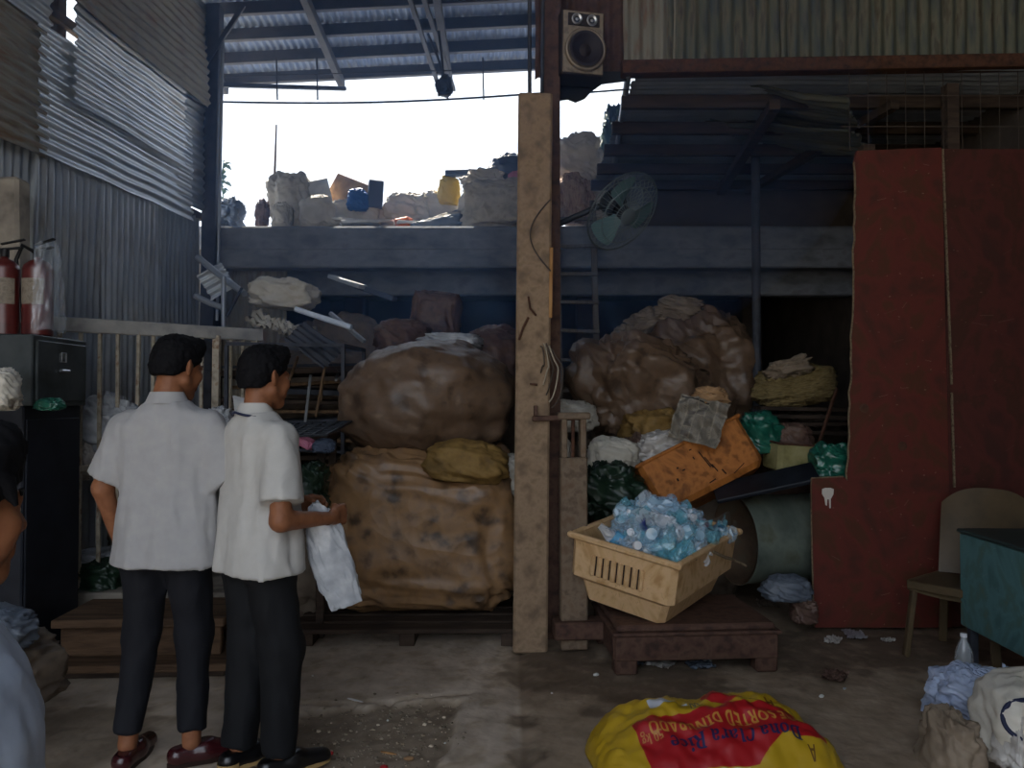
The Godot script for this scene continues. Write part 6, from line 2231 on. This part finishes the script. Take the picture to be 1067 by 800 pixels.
func person(label: String, at: Vector3, yaw: float, size: float, o: Dictionary) -> Node3D:
	var root := thing("person", label, "person", at, turn(0, yaw, 0).scaled(Vector3.ONE * size))
	var head_at: Vector3 = o.get("head_at", Vector3(0, 1.565, -0.02))
	var hb: Basis = turn(o.get("head_pitch", 0.0), o.get("head_yaw", 0.0), o.get("head_roll", 0.0))
	var ht := Transform3D(hb, head_at)
	var sh := [Vector3(-0.172, 1.355, 0.012), Vector3(0.172, 1.355, 0.012)]
	var el: Array = o.elbows
	var wr: Array = o.wrists
	var hip := [Vector3(-0.085, 0.88, 0.0), Vector3(0.085, 0.88, 0.0)]
	var an: Array = o.ankles
	var kn := []
	for k in 2:
		kn.append(hip[k].lerp(an[k], 0.5) + Vector3(0, 0.02, -0.03))
	# the body, one continuous skin
	var skin := Geo.new()
	var f := Field.new(Vector3(-0.40, -0.0, -0.42), Vector3(0.40, 1.56, 0.22), 0.014)
	f.trunk([[0.82, 0.14, 0.09, 0.0], [1.0, 0.125, 0.085, 0.0], [1.2, 0.145, 0.09, 0.0], [1.31, 0.13, 0.070, 0.01], [1.38, 0.055, 0.05, 0.015]])
	f.bone(Vector3(0, 1.37, 0.022), ht * Vector3(0, -0.05, 0.02), 0.060, 0.052, 0.03)
	for k in 2:
		f.bone(sh[k] + Vector3(0, -0.04, 0), el[k], 0.042, 0.041, 0.03)
		f.bone(el[k], wr[k], 0.041, 0.026, 0.015)
		f.bone(hip[k], kn[k], 0.07, 0.052, 0.03)
		f.bone(kn[k], an[k], 0.050, 0.036, 0.02)
	f.into(skin)
	# head
	var hf := Field.new(Vector3(-0.105, -0.135, -0.145), Vector3(0.105, 0.145, 0.13), 0.0055)
	hf.ball(Vector3(0, 0.032, 0.014), Vector3(0.075, 0.088, 0.094), 0.02)
	hf.ball(Vector3(0, -0.028, -0.030), Vector3(0.060, 0.085, 0.064), 0.03)
	hf.bone(Vector3(-0.034, 0.018, -0.078), Vector3(0.034, 0.018, -0.078), 0.012, 0.012, 0.012)
	hf.bone(Vector3(-0.040, -0.022, -0.064), Vector3(-0.036, -0.05, -0.058), 0.024, 0.020, 0.02)
	hf.bone(Vector3(0.040, -0.022, -0.064), Vector3(0.036, -0.05, -0.058), 0.024, 0.020, 0.02)
	hf.bone(Vector3(0, 0.010, -0.090), Vector3(0, -0.026, -0.110), 0.008, 0.013, 0.008)
	hf.bone(Vector3(-0.014, -0.030, -0.098), Vector3(0.014, -0.030, -0.098), 0.009, 0.009, 0.008)
	hf.bone(Vector3(-0.016, -0.055, -0.094), Vector3(0.016, -0.055, -0.094), 0.007, 0.007, 0.006)
	hf.bone(Vector3(-0.015, -0.066, -0.092), Vector3(0.015, -0.066, -0.092), 0.008, 0.008, 0.006)
	hf.ball(Vector3(0, -0.092, -0.078), Vector3(0.024, 0.020, 0.020), 0.02)
	hf.bone(Vector3(0, -0.10, -0.07), Vector3(0.052, -0.055, 0.0), 0.018, 0.022, 0.02)
	hf.bone(Vector3(0, -0.10, -0.07), Vector3(-0.052, -0.055, 0.0), 0.018, 0.022, 0.02)
	for s: float in [-1.0, 1.0]:
		hf.ball(Vector3(s * 0.077, -0.006, 0.012), Vector3(0.010, 0.032, 0.020), 0.008, turn(-12, s * 22, s * 8))
		hf.ball(Vector3(s * 0.086, 0.006, 0.022), Vector3(0.006, 0.022, 0.014), 0.005, turn(-12, s * 30, s * 8))
	hf.bone(Vector3(0, -0.03, 0.02), Vector3(0, -0.125, 0.026), 0.054, 0.052, 0.02)
	skin.t = ht
	hf.into(skin)
	skin.t = Transform3D()
	for k in 2:
		var hd: Array = o.hands[k]
		hand_into(skin, Transform3D(), wr[k] + (hd[0] as Vector3).normalized() * 0.01, hd[0], hd[1], hd[2], hd[3])
	part(root, "body", skin, mt.skin)
	# hair
	var rf := Field.new(Vector3(-0.11, -0.11, -0.13), Vector3(0.11, 0.155, 0.135), 0.006)
	rf.ball(Vector3(0, 0.042, 0.016), o.get("hair", Vector3(0.084, 0.092, 0.102)), 0.02)
	rf.ball(Vector3(0, -0.01, 0.058), Vector3(0.070, 0.070, 0.062), 0.02)
	rf.bone(Vector3(-0.045, 0.098, -0.035), Vector3(0.045, 0.102, -0.04), 0.030, 0.030, 0.04)
	rf.crease(ruffle, 0.007, Vector3(45, 45, 45))
	rf.cut(Vector3(0, 0.052, -0.088), Vector3(0, -0.42, -0.9))
	rf.cut(Vector3(0, -0.052, 0.06), Vector3(0, -1.0, -0.1))
	rf.cut(Vector3(0, 0.0, -0.012), Vector3(0, -0.80, -0.60))
	var hg := Geo.new()
	hg.t = ht
	rf.into(hg)
	hg.t = Transform3D()
	# loose tufts
	var tuft: Array = o.get("tufts", [])
	for q: Array in tuft:
		hg.tube([ht * (q[0] as Vector3), ht * ((q[0] as Vector3).lerp(q[1], 0.5) + Vector3(0, 0.012, 0)), ht * (q[1] as Vector3)], [0.022, 0.016, 0.003], 8)
	part(root, "hair", hg, mt.hair)
	for s: float in [-1.0, 1.0]:
		var eg := Geo.new()
		eg.t = ht * Transform3D(Basis(Vector3.RIGHT, -PI * 0.5), Vector3(s * 0.031, 0.000, -0.080))
		eg.lathe([Vector2(0.013, -0.006), Vector2(0.011, 0.004), Vector2(0.006, 0.008), Vector2(0.0, 0.009)], 14)
		var eo := part(root, "eye", eg, mt.eye)
		var ig := Geo.new()
		ig.t = ht * Transform3D(Basis(Vector3.RIGHT, -PI * 0.5), Vector3(s * 0.031, 0.000, -0.0805))
		ig.lathe([Vector2(0.0062, 0.0085), Vector2(0.0, 0.0102)], 12)
		part(eo, "iris", ig, mt.iris)
		var bg := Geo.new()
		bg.tube([ht * Vector3(s * 0.016, 0.026, -0.092), ht * Vector3(s * 0.032, 0.031, -0.090), ht * Vector3(s * 0.050, 0.024, -0.078)], [0.003, 0.004, 0.002], 6)
		part(root, "eyebrow", bg, mt.hair)
	# shirt with short sleeves
	var sf := Field.new(Vector3(-0.36, o.hem - 0.03, -0.32), Vector3(0.36, 1.50, 0.22), 0.0105)
	var fw: float = o.get("shirt_width", 1.0)
	sf.trunk([[o.hem, 0.212 * fw, 0.150, 0.006], [0.95, 0.198 * fw, 0.140, 0.004], [1.10, 0.190 * fw, 0.126, 0.0], [1.25, 0.196 * fw, 0.124, 0.0], [1.335, 0.188, 0.110, 0.01], [1.385, 0.140, 0.088, 0.018], [1.425, 0.082, 0.070, 0.022]], 0.03)
	for k in 2:
		var e: Vector3 = sh[k].lerp(el[k], o.get("sleeve", 0.86))
		sf.bone(sh[k] + Vector3(0, -0.032, 0), e, 0.068, 0.082, 0.045, true)
	sf.crease(ruffle, 0.017, Vector3(6.5, 1.4, 6.5))
	sf.crease(ruffle, 0.004, Vector3(16, 7, 16))
	var sg := Geo.new()
	sf.into(sg)
	var shirt := part(root, "shirt", sg, o.shirt)
	# collar: folded band round the neck
	var cg := Geo.new()
	for s: float in [0.0, 0.006]:
		cg.grid(44, 6, func(u: float, v: float) -> Vector3:
			var a := deg_to_rad(lerpf(-160, 160, u)) + PI * 0.5
			var front := maxf(0.0, -sin(a))
			var r := lerpf(0.066, 0.084 + 0.03 * front, v) - s
			return Vector3(cos(a) * r, 1.462 - v * 0.045 - 0.035 * front - 0.02 * front * v, 0.018 + sin(a) * r * 0.95), false, s == 0.0)
	part(shirt, "collar", cg, o.shirt)
	if o.get("lanyard", false):
		var lg := Geo.new()
		var pts := []
		for i in 25:
			var a := deg_to_rad(lerpf(-55, 235, i / 24.0))
			var front := maxf(0.0, -sin(a))
			pts.append(Vector3(cos(a) * (0.092 + 0.012 * front), 1.425 - 0.02 * absf(cos(a)) - 0.10 * front, 0.018 + sin(a) * (0.092 + 0.03 * front)))
		lg.tube(pts, 0.005, 6)
		part(root, "lanyard", lg, mt.navy_cord)
	# trousers
	var pf := Field.new(Vector3(-0.30, 0.0, -0.26), Vector3(0.30, 1.06, 0.22), 0.0125)
	var lw: float = o.get("leg_width", 1.0)
	pf.trunk([[0.78, 0.155, 0.105, 0.005], [0.86, 0.150, 0.10, 0.005], [0.94, 0.13, 0.085, 0.0]], 0.03)
	for k in 2:
		pf.bone(hip[k] + Vector3(0, -0.04, 0.01), kn[k], 0.094, 0.073 * lw, 0.04)
		pf.bone(kn[k], an[k] + Vector3(0, o.get("cuff", 0.03), 0), 0.074 * lw, 0.058 * lw, 0.03, true)
	pf.crease(ruffle, 0.010, Vector3(9, 5, 9))
	var pg := Geo.new()
	pf.into(pg)
	part(root, "trousers", pg, o.trousers)
	# shoes
	for k in 2:
		var fy: float = o.feet[k]
		var ff := Field.new(Vector3(-0.07, -0.01, -0.23), Vector3(0.07, 0.12, 0.10), 0.007)
		ff.bone(Vector3(0, 0.042, 0.055), Vector3(0, 0.045, -0.05), 0.040, 0.043, 0.02)
		ff.bone(Vector3(0, 0.04, -0.05), Vector3(0.004, 0.028, -0.175), 0.043, 0.033, 0.03)
		ff.cut(Vector3(0, 0.012, 0), Vector3.DOWN)
		ff.cut(Vector3(0, 0.076, 0.03), Vector3(0, 1, 0.1))
		var fg := Geo.new()
		ff.into(fg)
		var base := Transform3D(Basis(Vector3.UP, deg_to_rad(fy)), Vector3(an[k].x, 0.0, an[k].z - 0.01))
		var so := part(root, "shoe", fg, o.shoes, base.origin, base.basis)
		var gs := Geo.new()
		var outl := PackedVector2Array()
		for i in 28:
			var a := TAU * i / 28.0
			var zz := sin(a)
			outl.append(Vector2(cos(a) * (0.043 if zz < 0.2 else 0.038), zz * 0.152 - 0.058))
		gs.t = Transform3D(Basis(Vector3.RIGHT, PI * 0.5), Vector3(0, 0.009, 0))
		gs.prism(outl, 0.018 if k == 0 else 0.0179)
		part(so, "sole", gs, o.soles)
		if o.get("heel_band", false):
			var hb2 := Geo.new()
			hb2.grid(18, 2, func(u: float, v: float) -> Vector3:
				var a := deg_to_rad(lerpf(-20, 200, u))
				return Vector3(cos(a) * 0.044, 0.008 + v * 0.03, 0.052 + sin(a) * 0.048), false, true)
			part(so, "heel_band", hb2, mt.sole_beige)
	return root


func build_people() -> void:
	var p1 := spot(174, 790, 3.18)
	person("person in a white short-sleeved shirt with the back turned, standing at the left", Vector3(p1.x, 0, -3.18), -6.0, 1.015, {
		"head_pitch": -14.0, "head_yaw": -18.0, "head_at": Vector3(0.012, 1.56, -0.035),
		"elbows": [Vector3(-0.262, 1.08, 0.03), Vector3(0.25, 1.09, -0.02)], "wrists": [Vector3(-0.245, 0.85, -0.06), Vector3(0.15, 1.12, -0.24)],
		"hands": [[Vector3(0.05, -1, -0.25), Vector3(1, 0, 0), Vector3(0, 0, -1), 0.55], [Vector3(-0.4, 0.35, -1), Vector3(0, 0.9, 0.3), Vector3(0.2, 1, 0), 0.7]],
		"ankles": [Vector3(-0.135, 0.085, 0.05), Vector3(0.10, 0.085, 0.0)], "feet": [8.0, -52.0], "hem": 0.79, "shirt": mt.shirt_white, "trousers": mt.trousers, "shoes": mt.shoe_maroon, "soles": mt.shoe_brown,
		"leg_width": 0.92, "cuff": 0.05, "sleeve": 0.88, "shirt_width": 1.04,
		"tufts": []})
	var p2 := spot(269, 800, 3.12)
	person("person in a cream short-sleeved shirt and lanyard holding a clear bag", Vector3(p2.x, 0, -3.12), -42.0, 0.985, {
		"head_pitch": -6.0, "head_yaw": 7.0, "lanyard": true,
		"elbows": [Vector3(-0.235, 1.06, 0.02), Vector3(0.25, 1.02, 0.06)], "wrists": [Vector3(-0.12, 1.02, -0.22), Vector3(0.21, 1.00, -0.19)],
		"hands": [[Vector3(0.5, 0.1, -0.9), Vector3(0.5, -0.3, 0.3), Vector3(0, 1, 0), 0.9], [Vector3(-0.35, 0.05, -1.0), Vector3(-0.8, -0.1, 0.3), Vector3(0, 1, -0.1), 1.05]],
		"ankles": [Vector3(-0.08, 0.085, 0.04), Vector3(0.10, 0.085, -0.03)], "feet": [4.0, -10.0], "hem": 0.80, "shirt": mt.shirt_cream, "trousers": mt.trousers_2, "shoes": mt.shoe_black, "soles": mt.sole_beige,
		"leg_width": 1.18, "cuff": 0.0, "sleeve": 0.80, "heel_band": true,
		"tufts": []})
	person("person close to the camera at the left edge, dark hair and pale blue shirt", Vector3(-0.690, 0, -0.96), -60.0, 0.835, {
		"head_pitch": -6.0, "head_yaw": 34.0, "head_at": Vector3(-0.018, 1.575, 0.0),
		"elbows": [Vector3(-0.26, 1.08, 0.03), Vector3(0.26, 1.08, 0.03)], "wrists": [Vector3(-0.24, 0.85, -0.06), Vector3(0.24, 0.85, -0.06)],
		"hands": [[Vector3(0.05, -1, -0.2), Vector3(1, 0, 0), Vector3(0, 0, -1), 0.5], [Vector3(-0.05, -1, -0.2), Vector3(-1, 0, 0), Vector3(0, 0, -1), 0.5]],
		"ankles": [Vector3(-0.10, 0.085, 0.02), Vector3(0.10, 0.085, 0.0)], "feet": [6.0, -6.0], "hem": 0.80, "shirt": mt.shirt_blue, "trousers": mt.trousers, "shoes": mt.shoe_black, "soles": mt.shoe_brown,
		"hair": Vector3(0.092, 0.100, 0.110), "tufts": [[Vector3(0.07, 0.05, -0.02), Vector3(0.085, 0.01, -0.05)]]})
	# the bag in the right visitor's hand and the sheet of paper before the left one
	var bg := sack(Vector3(0.15, 0.44, 0.05), 150, {"round": 0.8, "lump": 0.14, "crease": 0.045, "fine": 3.6, "nu": 60, "nv": 44, "sag": 0.1})
	var bag := thing("plastic_bag", "clear white plastic bag held by the right visitor", "bag", spot(361, 632, 3.16), turn(0, 12, 17))
	part(bag, "bag_body", bg, mt.film)
	var pp := Geo.new()
	pp.box(Vector3.ZERO, Vector3(0.08, 0.004, 0.12))
	solo("paper", "white paper held up in front of the left visitor", "paper", pp, mt.white_board, spot(253, 423, 3.45), turn(38, 25, -18))


# ---------------------------------------------------------------- litter

func build_floor_litter() -> void:
	var r := RandomNumberGenerator.new()
	r.seed = 99
	# gravel in the broken-out patch: nobody could count it
	var st := Geo.new()
	st.grid(7, 5, func(u: float, v: float) -> Vector3:
		var a := u * TAU
		var b := (v - 0.5) * PI
		var q := Vector3(cos(a) * cos(b), sin(b) * 0.6, sin(a) * cos(b))
		return q * (1.0 + 0.4 * ruffle.get_noise_3d(q.x * 1.5, q.y * 1.5, q.z * 1.5)), true, true)
	var mm := MultiMesh.new()
	mm.transform_format = MultiMesh.TRANSFORM_3D
	mm.use_colors = true
	mm.mesh = st.mesh()
	var where := []
	while where.size() < 900:
		var x := r.randf_range(-1.1, -0.2)
		var z := r.randf_range(-3.95, -2.6)
		if pit(x, z) < 0.4 and r.randf() > 0.06:
			continue
		where.append(Vector3(x, floor_height(x, z), z))
	mm.instance_count = where.size()
	for i in where.size():
		var s := 0.003 + 0.008 * pow(r.randf(), 3.0)
		mm.set_instance_transform(i, Transform3D(turn(0, r.randf_range(0, 360), 0).scaled(Vector3(s, s, s) * Vector3(1, 0.8, r.randf_range(0.7, 1.4))), where[i] + Vector3(0, s * 0.3, 0)))
		var k := r.randf_range(1.2, 2.8)
		mm.set_instance_color(i, Color(k, k * 0.97, k * 0.92) if r.randf() < 0.93 else Color(6.0, 6.0, 6.0))
	var mi := MultiMeshInstance3D.new()
	mi.name = "gravel"
	mi.multimesh = mm
	var gm := stuff([hex("4a443c"), hex("655d52"), hex("7a7266")], 0.03, Vector3.ONE * 4.0, 0.95, {"vertex": true})
	mi.material_override = gm
	add_child(mi)
	mi.set_meta("label", "grit and small stones in the broken floor patch")
	mi.set_meta("category", "gravel")
	mi.set_meta("kind", "stuff")

	# pieces one can make out
	var pieces := [
		[369, 727, 0.10, 0.012, "white straw lying at the edge of the floor patch", mt.white_board, -30.0], [405, 775, 0.08, 0.012, "pale stick lying in the middle of the floor patch", mt.wood_fresh, -20.0],
		[345, 777, 0.02, 0.02, "red bottle cap on the floor near the right visitor", mt.red_plastic, 0.0], [400, 790, 0.035, 0.03, "dark red plastic bit in the floor patch", mt.red_plastic, 20.0], [412, 797, 0.03, 0.015, "orange plastic bit at the bottom of the floor patch", mt.orange_plastic, 5.0],
		[375, 745, 0.014, 0.010, "bright white crumb in the upper floor patch", mt.white_board, 40.0], [404, 742, 0.012, 0.010, "white crumb right of centre in the floor patch", mt.white_board, 0.0], [426, 783, 0.045, 0.025, "beige flat stone in the lower floor patch", mt.card_tan, 10.0],
		[334, 771, 0.025, 0.014, "pale shell-like chip left in the floor patch", mt.white_board, 60.0], [464, 766, 0.012, 0.010, "white crumb at the right edge of the floor patch", mt.white_board, 0.0], [420, 766, 0.022, 0.010, "pale splinter in the floor patch", mt.torn_wood, -10.0],
		[326, 702, 0.012, 0.010, "white speck on the smooth floor beside the right visitor", mt.white_board, 0.0], [517, 655, 0.02, 0.012, "white scrap on the floor left of the pillar foot", mt.white_board, 15.0],
		[621, 702, 0.035, 0.025, "white crumpled scrap at the front foot of the scale", mt.white_board, 25.0], [737, 687, 0.05, 0.02, "white paper scrap under the scale platform", mt.white_board, 5.0], [856, 724, 0.03, 0.02, "pale stone on the floor right of the rice sack", mt.white_board, 30.0],
		[575, 720, 0.012, 0.01, "white speck on the floor left of the rice sack", mt.white_board, 0.0], [880, 716, 0.025, 0.015, "grey chip on the floor in front of the partition", mt.grey_plastic, 45.0]]
	for k in pieces.size():
		var q: Array = pieces[k]
		var d: float = 1.45 * FOCAL / (q[1] - 417.0)
		var p := spot(q[0], q[1], d)
		var y := floor_height(p.x, p.z)
		var g := Geo.new()
		g.grid(10, 6, func(u: float, v: float) -> Vector3:
			var a := u * TAU
			var b := (v - 0.5) * PI
			var e := Vector3(cos(a) * cos(b), sin(b), sin(a) * cos(b))
			return e * Vector3(q[2] * 0.5, minf(q[3], 0.02) * 0.4, q[3] * 0.5) * (1.0 + 0.35 * ruffle.get_noise_3d(e.x * 2.0 + k, e.y, e.z * 2.0)), true, true)
		solo("litter_scrap", q[4], "litter", g, q[5], Vector3(p.x, y + minf(q[3], 0.02) * 0.3, p.z), turn(0, q[6], 0))
	# foil and film at the foot of the partition, under the scale, behind the drum
	for q: Array in [[890, 662, 0.16, "silver foil wrapper at the foot of the red partition", mt.foil], [868, 668, 0.12, "flat grey film scrap at the foot of the red partition", mt.film_clear], [870, 705, 0.16, "brown leaf litter on the floor in front of the partition", mt.sack_plum], [925, 668, 0.07, "small pale scrap on the floor near the chair legs", mt.film_clear], [690, 690, 0.20, "grey torn film under the scale platform", mt.film_clear], [655, 692, 0.14, "dark torn film under the left of the scale platform", mt.tarp_grey], [730, 694, 0.14, "greenish film under the right of the scale platform", mt.tarp_grey], [800, 630, 0.2, "dark scraps on the floor below the drum mouth", mt.sack_dark]]:
		var d: float = 1.45 * FOCAL / (q[1] - 417.0)
		var p := spot(q[0], q[1], d)
		solo("film_scrap", q[3], "litter", crumpled(q[2], q[2] * 0.7, 0.022, int(q[0]), 16, 5.0), q[4], Vector3(p.x, 0.006, p.z), turn(0, float(int(q[0]) % 90), 0))
